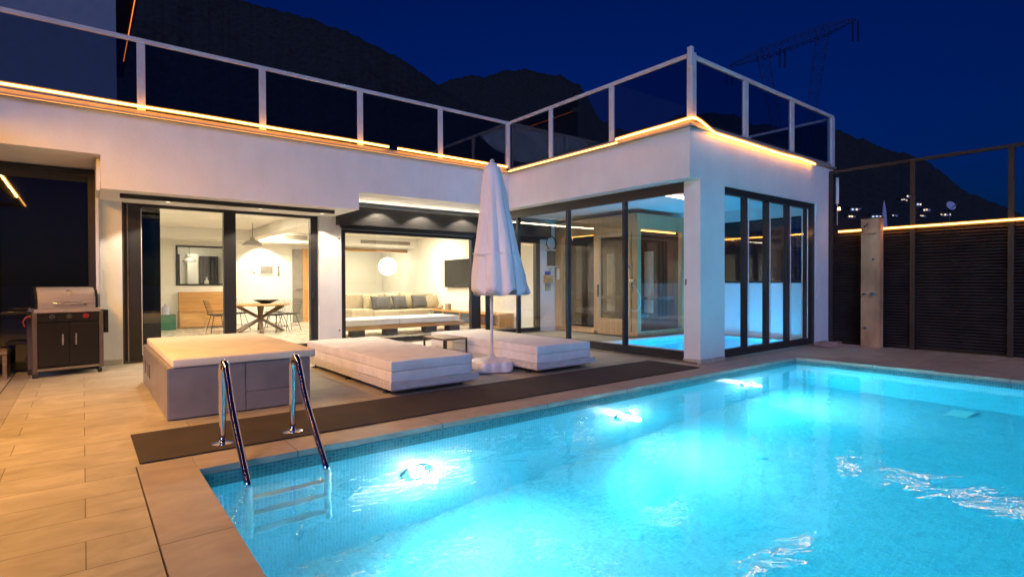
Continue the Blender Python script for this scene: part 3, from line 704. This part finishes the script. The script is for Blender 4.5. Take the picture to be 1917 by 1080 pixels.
part('finial', MB().lathe([(.03, 3.085), (.035, 3.10), (.02, 3.125), (.005, 3.13)], (px+.022, py, 0)), 'whitemetal', t, True)
def lobe(u, z): return 1+.13*max(-.35, math.cos(u*2*math.pi*5+.5))
part('base', MB().lathe([(.30, 0), (.33, .02), (.34, .09), (.315, .15), (.22, .185), (.06, .20), (.035, .23), (.035, .26)], (px, py, 0), 80, lobe), 'whitemetal', t, True)

# barbecue grill
t = thing('barbecue_grill', 'black gas barbecue with closed steel lid against the dark window', 'barbecue', (-.2, 10.28, 0), R(10), local=True)
W2 = .40
part('cabinet', MB().box(-W2+.05, W2-.05, -.22, .25, .14, .90), 'grillblack', t)
for s in (-1, 1):
    d = part('door', MB().box(min(s*.004, s*(W2-.06)), max(s*.004, s*(W2-.06)), -.235, -.221, .16, .76, .003), 'grillblack', t)
    part('handle', MB().box(s*.075-.012, s*.075+.012, -.26, -.236, .44, .60, .004), 'steel', d)
    part('upright', MB().box(s*(W2-.025)-.025, s*(W2-.025)+.025, -.24, -.19, .06 if s < 0 else .08, .93), 'grillgrey', t)
    part('upright', MB().box(s*(W2-.025)-.025, s*(W2-.025)+.025, .20, .25, .08, .93), 'grillgrey', t)
part('control_panel', MB().box(-W2+.05, W2-.05, -.245, -.221, .775, .90, .004), 'grillblack', t)
part('shelf_trim', MB().box(-W2+.02, W2-.03, -.25, .25, .902, .955, .004), 'lid', t)
for i, x in enumerate((-.19, .0, .19)):
    k = part('knob', MB().cyl((x, -.246, .845), (x, -.275, .845), .034, n=20).box(x-.006, x+.006, -.29, -.275, .815, .875), 'red' if i == 2 else 'knob', t, label='red knob' if i == 2 else None)
lid = MB(); sec = [(-.22, .957), (-.215, 1.10), (-.17, 1.20), (-.08, 1.255), (.1, 1.26), (.2, 1.2), (.23, .957)]
lid.prism([(y, z) for y, z in sec], -W2+.06, W2-.09, 'x')
ld = part('lid', lid, 'lid', t, True)
part('end_plate', MB().prism([(y*1.04, z+.006 if z > 1 else z) for y, z in sec], -W2+.035, -W2+.0599, 'x').prism([(y*1.04, z+.006 if z > 1 else z) for y, z in sec], W2-.0899, W2-.06, 'x'), 'grillblack', ld)
part('handle', MB().tube([(-.17, -.225, 1.04), (-.17, -.265, 1.04), (-.16, -.272, 1.04), (.16, -.272, 1.04), (.17, -.265, 1.04), (.17, -.225, 1.04)], .011, 10), 'steel', ld, True)
part('thermometer', MB().cyl((0, -.185, 1.185), (0, -.212, 1.175), .036, n=20), 'steel', ld)
part('side_shelf', MB().box(W2+.02, W2+.07, -.2, .2, .58, .92, .005).box(W2, W2+.02, -.15, .15, .86, .9), 'grillblack', t, label='folded black side shelf')
part('side_shelf', MB().box(-W2-.30, -W2, -.18, .2, .89, .92, .005), 'grillblack', t)
part('bottom_rail', MB().box(-W2+.05, W2-.05, -.22, -.19, .09, .125), 'satin', t)
part('gas_hose', MB().tube([(-W2-.01, -.22, .86), (-W2-.06, -.22, .85), (-W2-.09, -.2, .79), (-W2-.07, -.18, .72)], .010, 8), 'red', t, True)
for x in (W2-.06, W2+.0): part('wheel', MB().cyl((x, -.2 if x < W2-.03 else .2, .05), (x+.035, -.2 if x < W2-.03 else .2, .05), .05, n=20), 'foot', t)
part('leg', MB().box(-W2, -W2+.05, -.24, -.19, 0, .06).box(-W2, -W2+.05, .2, .25, 0, .08), 'foot', t)

# low table and stool in the left corner
t = thing('low_table', 'low tan wooden table at the left edge beside the grill', 'low table', (-1.35, 10.45, 0))
part('tabletop', MB().box(-2.1, -.83, 10.25, 10.75, .33, .38, .004), 'taupewood', t)
for x in (-2.07, -.86):
    for y in (10.29, 10.71): part('leg', MB().box(x-.022, x+.022, y-.022, y+.022, 0, .33), 'taupewood', t)
single('speaker_box', MB().box(-1.5, -1.02, 10.25, 10.6, 0, .28, .01), 'grillblack', 'black box standing under the low tan table', 'box')
t = thing('stool', 'black metal stool between the low table and the grill', 'stool', (-.72, 10.62, 0))
part('seat', MB().box(-.88, -.56, 10.47, 10.79, .44, .47, .006), 'grillblack', t)
for sx in (-1, 1):
    for sy in (-1, 1): part('leg', MB().cyl((-.72+sx*.17, 10.63+sy*.13, 0), (-.72+sx*.12, 10.63+sy*.1, .44), .012, n=8), 'grillblack', t)

# ================================================================== FENCE & SHOWER
t = thing('louvre_fence', 'dark brown louvred fence with warm light line along its top', 'fence', (12.45, 1.0, 0))
yy = 4.93
part('backing', MB().box(12.50, 12.51, -5, yy, 0, 2.28), 'louvre', t)
sl = MB()
for k in range(40):
    z = .05+k*.056
    q = random.uniform(-.004, .004); a = [(12.42+q, z), (12.49, z+.05+q), (12.495, z+.043+q), (12.428+q, z-.004)]
    sl.prism([(x_, z_) for x_, z_ in a], -5, yy, 'y')
part('louvre_panel', sl, 'louvre', t)
for y in (4.90, 3.46, 2.06, .6, -.8): part('post', MB().box(12.395, 12.455, y-.04, y+.04, 0, 3.56), 'post', t)
part('top_rail', MB().box(12.39, 12.46, -5, yy, 3.561, 3.62), 'post', t)
part('cap', MB().box(12.44, 12.53, -5, yy, 2.285, 2.33), 'post', t)
fl = part('led_strip', MB().tube([(12.375, 4.74-i*.4, 2.335) for i in range(24)], .012, 8), 'led', t); part('led_halo', MB().tube([(12.375, 4.74-i*.4, 2.335) for i in range(24)], .032, 10), 'led_halo', fl, 'all')

t = thing('shower_column', 'pinkish concrete shower pillar in front of the louvred fence', 'shower column', (12.2, 4.08, 0))
part('pillar', MB().box(12.16, 12.34, 3.92, 4.25, 0, 2.53, .006), 'concrete', t)
part('top_cap', MB().box(12.15, 12.35, 3.90, 4.27, 2.531, 2.55), 'dark', t)
part('shower_head', MB().tube([(12.16, 4.1, 2.42), (12.08, 4.1, 2.44), (12.02, 4.1, 2.40)], .012, 8).cyl((12.0, 4.1, 2.36), (12.025, 4.1, 2.405), .05, .015, 16), 'steel', t, True)
part('shelf', MB().box(12.10, 12.158, 3.97, 4.2, 2.23, 2.24), 'steel', t)
part('tap', MB().cyl((12.16, 4.02, 1.05), (12.09, 4.02, 1.05), .035, n=16).box(12.05, 12.09, 3.95, 4.05, 1.04, 1.06), 'steel', t)
part('tap', MB().cyl((12.16, 4.18, 1.05), (12.09, 4.18, 1.05), .022, n=12).box(12.06, 12.10, 4.12, 4.21, 1.04, 1.055), 'steel', t, label='small blue marked tap')
part('valve', MB().cyl((12.16, 4.03, 1.73), (12.13, 4.03, 1.73), .025, n=14), 'steel', t)
part('valve', MB().cyl((12.16, 4.17, .38), (12.10, 4.17, .38), .022, n=12), 'grillgrey', t)
mb = MB()
for k in range(5):
    rr_ = .22+.03*k
    mb.tube([(11.75+rr_*1.3*math.cos(a*.25), 4.62+rr_*.6*math.sin(a*.25)+.02*k, .015+.011*k+.006*math.sin(a*.7+k)) for a in range(26)], .009, 7)
mb.tube([(11.95, 4.55, .02), (12.1, 4.45, .02), (12.2, 4.3, .015), (12.15, 4.2, .01)], .009, 7)
single('garden_hose', mb, 'hose', 'pinkish garden hose coiled on the floor by the shower pillar', 'hose', smooth=True)
single('downpipe', MB().cyl((12.62, 4.86, 2.95), (12.62, 4.86, 3.5), .03, n=12).cyl((12.62, 4.86, 2.5), (12.62, 4.86, 2.95), .006, n=8), 'white', 'short white tube hanging at the pavilion corner above the fence', 'tube')

# ================================================================== BEYOND
def on_hill(x, y):     # where the slope of the right hand hill is met in that bearing
    best = None
    for row in hc:
        for p in row[1:]:
            q = p-CAM; d = q.dot(fw)
            sx = 958.5+F*q.dot(rt)/d; sy = 540-F*q.dot(up)/d
            e = (sx-x)**2+(sy-y)**2
            if best is None or e < best[0]: best = (e, p, d)
    return best[1], best[2]
random.seed(3)
vh = [(1600, 398, 14, 3), (1640, 402, 12, 4), (1690, 380, 8, 4), (1712, 388, 9, 3), (1732, 392, 8, 3), (1765, 402, 14, 3), (1590, 412, 9, 2), (1725, 408, 7, 2), (1672, 404, 7, 3), (1702, 372, 8, 3)]
side = ['pale house low on the hillside right of the white tube', 'pale house on the hillside just left of the shower pillar top', 'small lit house highest in the hillside cluster on its left', 'lit house in the middle of the hillside cluster', 'lit house at the right of the hillside cluster', 'wide pale house on the hillside beside the satellite dish', 'small house by the orange street lamp on the hillside', 'small house below the hillside cluster right of the fence post', 'small house on the hillside right of the shower pillar', 'small lit house at the top of the hillside village']
for i, ((x, y, w_, h_), lb) in enumerate(zip(vh, side)):
    p, d = on_hill(x, y); ww = w_*d/F*1.6; hh = h_*1.1*d/F*1.4
    t = thing('hill_house', lb, 'house', (p.x, p.y, p.z-.5), R(-38), group='houses on the hillside', local=True)
    part('wall', MB().box(-ww/2, ww/2, -ww/3, ww/3, 0, hh), 'house', t)
    part('roof', MB().box(-ww/2-.3, ww/2+.3, -ww/3-.3, ww/3+.3, hh, hh+.35), 'post', t)
    for k in range(random.choice((1, 2, 2, 3))):
        wx = -ww/2+ww*(k+.5+random.uniform(-.15, .15))/3; wz = hh*random.uniform(.4, .7)
        part('window', MB().box(wx-.28, wx+.28, -ww/3-.06, -ww/3-.003, wz-.25, wz+.3), random.choice(['lit', 'lit', 'litw', 'litb']), t)
p, d = on_hill(1572, 418)
t = thing('street_lamp', 'orange street lamp glowing on the hillside beside the pavilion corner', 'street lamp', (p.x, p.y, p.z), local=True)
part('pole', MB().cyl((0, 0, 0), (0, 0, 4.5), .1, n=8), 'post', t); part('bulb', MB().cyl((0, 0, 4.5), (0, 0, 5.2), .45, .3, n=10), 'lamp_orange', t)
# satellite dish and a closed parasol on the neighbouring plot
p = at(1779, 386, 40)
t = thing('satellite_dish', 'round white satellite dish above the fence on the right', 'satellite dish', (p.x, p.y, -3), R(-38), local=True)
dz = p.z+3
part('dish', MB().lathe([(0, .0), (.12, .01), (.25, .04), (.34, .09)], (0, 0, 0), 28).xf(Matrix.Translation((0, 0, dz)) @ Matrix.Rotation(R(70), 4, 'X')), 'house', t, True)
part('feed_arm', MB().cyl((0, -.1, dz-.2), (0, -.45, dz), .02, n=8).cyl((0, -.42, dz-.02), (0, -.5, dz+.03), .05, n=10), 'pend', t)
part('mast', MB().cyl((0, .1, 0), (0, .1, dz), .04, n=8), 'post', t)
p = at(1655, 376, 26)
t = thing('parasol', 'thin closed grey parasol standing beyond the fence above the shower pillar', 'parasol', (p.x, p.y, -3), local=True)
part('pole', MB().cyl((0, 0, 0), (0, 0, p.z+3), .03, n=8), 'pend', t)
part('canopy', MB().lathe([(.10, p.z+3-1.6), (.14, p.z+3-1.3), (.09, p.z+3-.5), (.02, p.z+3)], (0, 0, 0), 16), 'house', t, True)

# transmission pylon
t = thing('power_pylon', 'dark lattice power pylon crossarm with hanging insulators in the night sky', 'pylon', tuple(at(1480, 530, 95)))
A, B = at(1366, 124, 98), at(1602, 36, 90)
def truss(mb, a, b_, wa, wb, n, th):
    a, b_ = Vector(a), Vector(b_); d = (b_-a).normalized(); s1 = d.cross(Vector((0, 0, 1)))
    s1 = s1.normalized() if s1.length > .1 else Vector((1, 0, 0)); s2 = s1.cross(d).normalized()
    prev = None
    for i in range(n+1):
        f = i/n; c = a.lerp(b_, f); w_ = wa+(wb-wa)*f
        cur = [c+s1*w_*sx+s2*w_*sy for sx, sy in ((-1, -1), (1, -1), (1, 1), (-1, 1))]
        for k in range(4): mb.bar(cur[k], cur[(k+1) % 4], th*.7)
        if prev:
            for k in range(4): mb.bar(prev[k], cur[k], th); mb.bar(prev[k], cur[(k+1) % 4], th*.7)
        prev = cur
mid1, mid2 = A.lerp(B, .28), A.lerp(B, .76)
mb = MB(); truss(mb, A, mid1, .15, .8, 5, .08); truss(mb, mid1, mid2, .8, .8, 9, .08); truss(mb, mid2, B, .8, .15, 5, .08); part('crossarm', mb, 'pylon', t)
foot = at(1488, 420, 94)
for m_ in (mid1, mid2):
    mb = MB(); truss(mb, m_, foot, .9, .35, 16, .09); part('mast', mb, 'pylon', t)
mb = MB(); truss(mb, foot, (foot.x, foot.y, -3), .35, 1.2, 4, .16); part('lower_mast', mb, 'pylon', t)
for c in (A, A.lerp(B, .44), B):
    mb = MB()
    for s in (-.45, .45):
        dx = rt*s
        for k in range(12): mb.cyl(c+dx-Vector((0, 0, .4+k*.28)), c+dx-Vector((0, 0, .55+k*.28)), .2, .12, n=8)
    part('insulator', mb, 'pylon', t)

# ================================================================== INTERIOR THINGS
def dome(name, label, c, s, cord_top):
    t = thing(name, label, 'pendant lamp', c)
    x, y, z = c
    part('shade', MB().lathe([(.27*s, 0), (.26*s, .03*s), (.16*s, .12*s), (.07*s, .15*s), (.05*s, .22*s), (.02*s, .24*s), (.045*s, .14*s), (.15*s, .10*s), (.25*s, .01*s)], c, 32), 'pend', t, True)
    part('bulb', MB().lathe([(0, .02*s), (.10*s, .03*s), (.12*s, .06*s), (.05*s, .10*s), (0, .12*s)], c, 20), 'bulb', t, True)
    part('cord', MB().cyl((x, y, z+.22*s), (x, y, cord_top), .008, n=6), 'foot', t)
dome('pendant_lamp', 'grey dome pendant lamp hanging over the dining table', (3.52, 15.5, 2.30), .95, 2.88)
lamp('pendant_light', 'SPOT', (3.52, 15.5, 2.32), 60, (1, .82, .55), .06, (0, 0, -1), spot=140, blend=.3)
dome('pendant_lamp', 'grey dome pendant lamp seen through the pass-through window', (2.71, 20.3, 2.02), .8, 2.88)
lamp('wall_spot', 'SPOT', (4.35, 17.9, 2.5), 60, (1, .85, .6), .02, (.12, .65, -1), spot=95, blend=.12)

t = thing('dining_table', 'wooden dining table on crossed star shaped legs', 'dining table', (3.75, 15.6, 0.03))
part('tabletop', MB().lathe([(.01, .72), (.72, .72), (.74, .735), (.74, .755), (.72, .765), (.01, .765)], (3.72, 15.6, 0), 48), 'oak', t, True)
mb = MB()
for a in (20, 80, 140): 
    dx, dy = .62*math.cos(R(a)), .62*math.sin(R(a))
    mb.bar((3.72-dx, 15.6-dy, .05), (3.72+dx, 15.6+dy, .70), .09, .06); mb.bar((3.72+dx, 15.6+dy, .05), (3.72-dx, 15.6-dy, .70), .088, .058)
part('star_base', mb, 'whitebrown', t)
single('fruit_bowl', MB().lathe([(.10, 0), (.24, .06), (.33, .10), (.32, .105), (.2, .07), (.05, .02)], (3.85, 15.55, .767), 28), 'wire', 'dark shallow bowl on the dining table', 'bowl', smooth=True)
def wire_chair(label, loc, rz):
    t = thing('wire_chair', label, 'chair', loc, rz, 'wire chairs around the dining table', local=True)
    sh = MB(); n = 9
    def shell(u, v):   # u across -1..1 , v 0 seat front .. 1 back top
        if v < .5: y = -.22+v*2*.42; z = .46-.03*math.sin(v*2*math.pi)*(1-u*u)+.05*abs(u)**3*v
        else: k = (v-.5)*2; y = .20+.12*k; z = .46+.38*k
        return Vector((u*(.25-.04*max(0, v-.8)*3), y-.05*abs(u)**2*(1 if v > .5 else 0), z))
    for i in range(n+1):
        sh.tube([shell(-1+2*i/n, v/14) for v in range(15)], .0035, 4); 
    for j in range(11): sh.tube([shell(-1+2*i/8, j/10) for i in range(9)], .0035, 4)
    part('seat_shell', sh, 'wire', t)
    part('seat_pad', MB().box(-.19, .19, -.19, .17, .46, .48, .008), 'cushg', t)
    for sx in (-1, 1):
        for sy in (-1, 1): part('leg', MB().cyl((sx*.24, sy*.22, 0), (sx*.13, sy*.12, .44), .009, n=6), 'wire', t)
    part('stretcher', MB().bar((-.2, -.18, .15), (.2, -.18, .15), .008).bar((-.2, .18, .15), (.2, .18, .15), .008).bar((-.2, -.18, .15), (-.2, .18, .15), .008).bar((.2, -.18, .15), (.2, .18, .15), .008), 'wire', t)
    return t
c0 = wire_chair('wire chair at the right end of the dining table', (4.35, 15.25, .03), R(-75))
copy_thing(c0, (3.95, 14.95, .03), R(-150), 'wire chair in front of the dining table on its right')
copy_thing(c0, (2.75, 15.9, .03), R(95), 'wire chair at the left end of the table beside the wooden cabinet')
copy_thing(c0, (3.35, 16.5, .03), R(15), 'wire chair behind the dining table on its left')
copy_thing(c0, (4.3, 16.45, .03), R(-25), 'wire chair behind the dining table near the doorway')

t = thing('wooden_cabinet', 'oak bench cabinet with high back under the pass-through window', 'cabinet', (2.75, 18.1, .03))
part('back_panel', MB().box(2.17, 3.38, 18.30, 18.44, .55, 1.06), 'oak', t)
part('seat', MB().box(2.15, 3.40, 17.92, 18.30, .50, .55), 'oakz', t)
part('body', MB().box(2.2, 3.38, 17.95, 18.44, .05, .50), 'oak', t)
for a, b_ in ((2.19, 2.76), (2.80, 3.38)): part('drawer', MB().box(a, b_, 17.93, 17.949, .07, .48, .003), 'oak', t)
part('frame', MB().box(2.15, 2.19, 17.93, 18.44, .03, .5).box(2.762, 2.798, 17.925, 17.945, .03, .5), 'oakz', t)
single('crate', MB().box(1.55, 2.02, 17.6, 18.0, .03, .45, .01).box(1.57, 2.0, 17.59, 17.6, .3, .4), 'green', 'dark green crate beside the oak cabinet', 'crate')
single('water_bottle', MB().lathe([(.09, 0), (.10, .02), (.10, .2), (.03, .26), (.03, .3)], (1.80, 17.8, .452), 20), 'bottle', 'pale water bottle standing on the green crate', 'bottle', smooth=True)
single('dark_panel', MB().box(.60, 1.10, 11.6, 11.68, .04, 2.78), 'darkglass', 'tall dark glossy panel behind the left dining door', 'panel')
t = thing('wall_screen', 'small dark screen on the bright dining wall', 'wall screen', (4.6, 18.44, 1.6))
part('frame', MB().box(4.38, 4.80, 18.42, 18.449, 1.58, 1.88, .004), 'white', t); part('display', MB().box(4.41, 4.77, 18.41, 18.419, 1.61, 1.85), 'pend', t)
single('coat_hook', MB().box(4.92, 4.98, 18.40, 18.449, 1.80, 1.86).cyl((4.95, 18.43, 1.55), (4.95, 18.43, 1.8), .04, .02, 8), 'pend', 'small hook with a hanging cloth beside the wall screen', 'hook')
single('wall_switch', MB().box(4.15, 4.18, 18.44, 18.449, 1.62, 1.74).box(4.2, 4.26, 18.44, 18.449, 1.60, 1.66), 'pend', 'small switch on the dining wall left of the screen', 'switch')

# kitchen behind the pass-through
single('kitchen_cabinet', MB().box(2.75, 3.05, 21.0, 21.45, .9, 2.3), 'white', 'white tall kitchen cabinet seen through the pass-through', 'cabinet')
single('curtain', MB().prism([(3.15+i*.03, 21.3+.03*math.sin(i*1.7)) for i in range(20)]+[(3.72, 21.42), (3.15, 21.42)], .3, 2.25), 'curtain', 'dark curtain seen through the pass-through window', 'curtain')
single('curtain', MB().prism([(2.30+i*.03, 21.3+.02*math.sin(i*1.7)) for i in range(10)]+[(2.57, 21.4), (2.3, 21.4)], .8, 2.3), 'curtain', 'narrow dark curtain at the left of the pass-through window', 'curtain')
single('soap_bottle', MB().lathe([(.06, 0), (.06, .13), (.02, .17), (.02, .23), (.05, .24)], (2.98, 18.9, 1.26), 16), 'white', 'small white bottle on the pass-through sill', 'bottle', smooth=True)

# living
t = thing('sofa', 'long taupe sofa at the far side of the living room', 'sofa', (8.0, 16.2, .03))
part('backrest', MB().box(6.2, 9.42, 16.35, 16.62, .05, .94, .03), 'sofa', t, True)
part('seat', MB().box(6.9, 9.0, 15.55, 16.35, .16, .46, .04), 'sofa', t, True)
part('armrest', MB().box(6.2, 6.88, 15.5, 16.34, .05, .52, .03), 'sofa', t, True)
part('base', MB().box(6.25, 9.4, 15.6, 16.3, .03, .16), 'post', t)
def pillow(label, c, w_, h_, rx, rz, mat):
    mb = MB(); n = 14; grid = {}
    for s in (1, -1):
        for i in range(n+1):
            for j in range(n+1):
                u, v = -1+2*i/n, -1+2*j/n
                th = .16*((1-abs(u)**2.6)*(1-abs(v)**2.6))**.5
                pin = 1-.10*(1-abs(u)**2)*abs(v)**3; pin2 = 1-.10*(1-abs(v)**2)*abs(u)**3
                grid[s, i, j] = mb.b.verts.new((u*w_/2*pin2, s*th/2*1.0, v*h_/2*pin))
        for i in range(n):
            for j in range(n): mb.b.faces.new((grid[s, i, j], grid[s, i+1, j], grid[s, i+1, j+1], grid[s, i, j+1]))
    bmesh.ops.remove_doubles(mb.b, verts=mb.b.verts, dist=.0005)
    mb.xf(Matrix.Translation(c) @ Matrix.Rotation(R(rz), 4, 'Z') @ Matrix.Rotation(R(rx), 4, 'X'))
    return single('cushion', mb, mat, label, 'cushion', 'cushions on the sofa', 'all')
pillow('dark grey cushion at the left of the sofa row', (7.35, 15.98, .68), .66, .46, -22, -8, 'cushg')
pillow('dark grey cushion second from the left on the sofa', (7.98, 15.98, .69), .56, .46, -22, 8, 'cushg')
pillow('dark grey cushion right of the middle of the sofa', (8.70, 15.98, .69), .56, .46, -22, -10, 'cushg')
pillow('beige cushion peeking out behind the left grey cushion', (7.08, 16.2, .70), .56, .50, -12, 6, 'cushb')
pillow('beige cushion in the middle, behind the grey ones', (8.36, 16.22, .74), .56, .52, -12, 4, 'cushb')
pillow('beige cushion with tipped corner behind the second grey one', (7.82, 16.24, .73), .5, .5, -10, -5, 'cushb')
pillow('large beige patterned cushion at the right end of the sofa', (9.15, 16.0, .68), .66, .46, -20, 14, 'cushb')
t = thing('paper_lantern', 'round glowing paper lantern hanging behind the sofa', 'lantern', (8.95, 18.9, 1.65))
part('shade', MB().lathe([(.33*math.sin(math.pi*k/18)+1e-5, 1.92-.33*math.cos(math.pi*k/18)) for k in range(19)], (8.95, 18.9, 0), 36), 'lantern', t, 'all')
part('cord', MB().cyl((8.95, 18.9, 2.25), (8.95, 18.9, 2.9), .006, n=6), 'white', t)
t = thing('television', 'wall mounted television on the living room side wall', 'television', (9.45, 14.9, 1.6), 0)
part('screen', MB().box(9.40, 9.44, 14.0, 15.58, 1.16, 2.05, .006), 'darkglass', t)
part('bracket', MB().box(9.44, 9.499, 14.6, 15.0, 1.4, 1.8), 'foot', t)
t = thing('media_console', 'long low oak console with dark drawers under the television', 'console', (9.2, 14.4, .03))
part('top', MB().box(8.98, 9.49, 12.0, 17.0, .40, .44), 'oak', t)
part('base_board', MB().box(8.98, 9.49, 12.0, 17.0, .05, .08), 'oak', t)
for y in (12.0, 13.0, 14.0, 15.0, 16.0, 16.96): part('divider', MB().box(8.98, 9.49, y, y+.04, .08, .40), 'oakz', t)
for y in (13.04, 14.04, 15.04, 16.0+.04): part('drawer', MB().box(9.0, 9.02, y, y+.94, .09, .39), 'cushg', t)
single('white_box', MB().box(9.1, 9.35, 13.7, 14.3, .442, .80, .01), 'white', 'white appliance box standing on the oak console', 'box')
single('clay_pot', MB().lathe([(.05, 0), (.10, .06), (.08, .13), (.03, .16)], (9.2, 15.5, .442), 20), 'sofa', 'small beige pot on the console near the sofa', 'pot', smooth=True)
single('photo_cube', MB().box(9.1, 9.22, 14.85, 15.05, .442, .64, .01), 'grille', 'small taupe cube on the console beside the white box', 'cube')
t = thing('indoor_daybed', 'low white cushioned pallet daybed inside the living room window', 'daybed', (6.3, 12.8, .03))
part('mattress', MB().box(4.6, 6.1, 12.25, 13.3, .30, .44, .02).box(6.11, 7.85, 12.25, 13.3, .30, .44, .02), 'white', t, True)
part('platform', MB().box(4.65, 8.05, 12.3, 13.3, .19, .29), 'oak', t)
for x in (4.95, 5.8, 6.9, 7.6):
    part('leg', MB().box(x, x+.3, 12.32, 12.6, .03, .19), 'cushg', t)

# pavilion: sauna
SX, SY = 10.12, 8.17
t = thing('sauna_cabin', 'pine framed sauna cabin with glass walls inside the corner pavilion', 'sauna', (11.1, 9.6, 0))
fr = MB()
fr.box(SX, SX+.14, 10.72, 10.98, .03, 2.9).box(SX, SX+.14, SY, SY+.16, .03, 2.9).box(SX, SX+.10, 9.42, 9.54, .1, 2.5)
fr.box(SX, SX+.12, SY+.16, 10.72, 2.5, 2.9).box(SX, SX+.10, SY+.16, 9.42, .03, .12).box(SX, SX+.10, 9.54, 10.72, .03, .16)
part('side_frame', fr, 'saunawood', t)
dr = part('door', MB().box(SX-.01, SX+.06, 8.36, 8.44, .12, 2.49).box(SX-.01, SX+.06, 9.34, 9.415, .12, 2.49).box(SX-.01, SX+.06, 8.44, 9.34, .12, .42).box(SX-.01, SX+.06, 8.44, 9.34, 2.40, 2.49), 'saunawood', t)
part('handle', MB().box(SX-.05, SX-.01, 9.36, 9.385, .95, 1.25, .004), 'post', dr)
part('pane', MB().box(SX+.02, SX+.028, 8.44, 9.34, .42, 2.40), 'glass', dr)
part('pane', MB().box(SX+.04, SX+.048, 9.54, 10.72, .16, 2.5), 'glass', t)
f2 = MB().box(SX+.14, 12.0, SY, SY+.12, 2.55, 2.9).box(11.88, 12.0, SY, SY+.12, .03, 2.55).box(SX+.14, 11.88, SY, SY+.10, .03, .14)
part('front_frame', f2, 'saunawood', t)
part('pane', MB().box(SX+.14, 11.88, SY+.05, SY+.058, .14, 2.55), 'glass', t)
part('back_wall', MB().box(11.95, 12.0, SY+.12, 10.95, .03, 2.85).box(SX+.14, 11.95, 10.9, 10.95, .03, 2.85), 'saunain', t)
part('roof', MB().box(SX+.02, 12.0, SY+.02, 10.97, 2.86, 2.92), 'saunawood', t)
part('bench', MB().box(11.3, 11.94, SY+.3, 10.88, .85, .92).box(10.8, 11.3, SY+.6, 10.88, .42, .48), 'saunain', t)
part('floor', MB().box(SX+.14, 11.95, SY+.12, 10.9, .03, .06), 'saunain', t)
part('led_strip', MB().box(SX+.16, SX+.18, 8.4, 10.7, 2.50, 2.52), 'led_dim', t)
part('led_strip', MB().box(SX+.2, 11.8, SY+.14, SY+.16, 2.52, 2.54), 'led_dim', t)
for y in (8.9, 10.2):   # pale towels / robes
    single('towel', MB().prism([(y+i*.03, 11.6+.02*math.sin(i*1.9)) for i in range(9)]+[(y+.24, 11.68), (y, 11.68)], .5, 2.1).xf(Matrix(((0, 1, 0, 0), (1, 0, 0, 0), (0, 0, 1, 0), (0, 0, 0, 1)))), 'sofa', 'pale towel hanging in the %s of the sauna' % ('front' if y < 9.5 else 'back'), 'towel')
# shower set
t = thing('hand_shower', 'chrome hand shower with a looping hose on the sauna corner post', 'hand shower', (SX-.02, 8.28, .6))
part('rail', MB().cyl((SX-.03, 8.3, 1.05), (SX-.03, 8.3, 1.75), .011, n=10), 'steel', t)
part('head', MB().cyl((SX-.06, 8.34, 1.62), (SX-.12, 8.40, 1.78), .014, .035, n=12), 'steel', t)
part('mixer', MB().box(SX-.06, SX-.001, 8.22, 8.36, 1.30, 1.36, .008).cyl((SX-.05, 8.29, 1.2), (SX-.05, 8.29, 1.3), .02, n=10), 'steel', t)
part('hose', MB().tube([(SX-.04, 8.29, 1.25), (SX-.05, 8.20, 1.20), (SX-.05, 8.06, 1.02), (SX-.05, 8.03, .80), (SX-.05, 8.10, .66), (SX-.05, 8.22, .62), (SX-.05, 8.32, .66)], .009, 8), 'rail', t, True)
# shelf wall group
t = thing('pump_shelf', 'small white shelf with grey control box on the pavilion wall', 'shelf', (9.9, 10.98, 1.9))
part('shelf', MB().box(9.78, 10.06, 10.80, 10.999, 1.72, 1.74).box(9.80, 10.04, 10.85, 10.999, 2.16, 2.18), 'white', t)
part('bracket', MB().prism([(10.82, 1.72), (10.99, 1.72), (10.99, 1.52)], 9.91, 9.93, 'x'), 'white', t)
part('control_box', MB().box(9.84, 10.02, 10.85, 10.99, 1.745, 2.15, .01), 'grayal', t)
single('cable_coil', MB().tube([(9.92+.17*math.cos(a*.35), 10.90+.01*math.sin(a), 2.35+.19*math.sin(a*.35)) for a in range(40)], .014, 7), 'foot', 'coiled black cable above the control box', 'cable', smooth=True)
t = thing('soap_caddy', 'brown wooden caddy with blue sponge and papers below the shelf', 'caddy', (9.84, 10.95, 1.4))
part('box', MB().box(9.72, 9.96, 10.88, 10.999, 1.30, 1.50, .006), 'oak', t); part('sponge', MB().box(9.74, 9.90, 10.90, 10.97, 1.502, 1.60, .012), 'blue', t); part('leaflet', MB().box(9.77, 9.94, 10.95, 10.99, 1.08, 1.29), 'cushb', t)
single('notice', MB().box(SX-.012, SX-.001, 10.80, 10.9, 1.38, 1.68), 'white', 'white notice on the sauna frame beside the caddy', 'notice')

# neighbouring pergola light line on the left (it shows mirrored in the dark niche glass)
t = thing('side_pergola', 'dark pergola beam with warm light line at the left of the terrace', 'pergola', (-2.6, 5, 0))
part('beam', MB().box(-1.40, -1.25, 1.4, 9.4, 3.42, 3.56), 'post', t)
for y in (1.5, 5.3): part('post', MB().box(-1.9, -1.78, y-.06, y+.06, 0, 3.42).box(-1.9, -1.4, y-.05, y+.05, 3.43, 3.55), 'post', t)
part('led_strip', MB().box(-1.235, -1.22, 1.5, 9.2, 3.465, 3.48), M['led_strong'], t)
lamp('led_light', 'AREA', (-1.22, 6.2, 3.40), 275, (1, .46, .06), .02, (.35, 0, -1), sy=4.2).rotation_euler = (0, -R(20), 0)
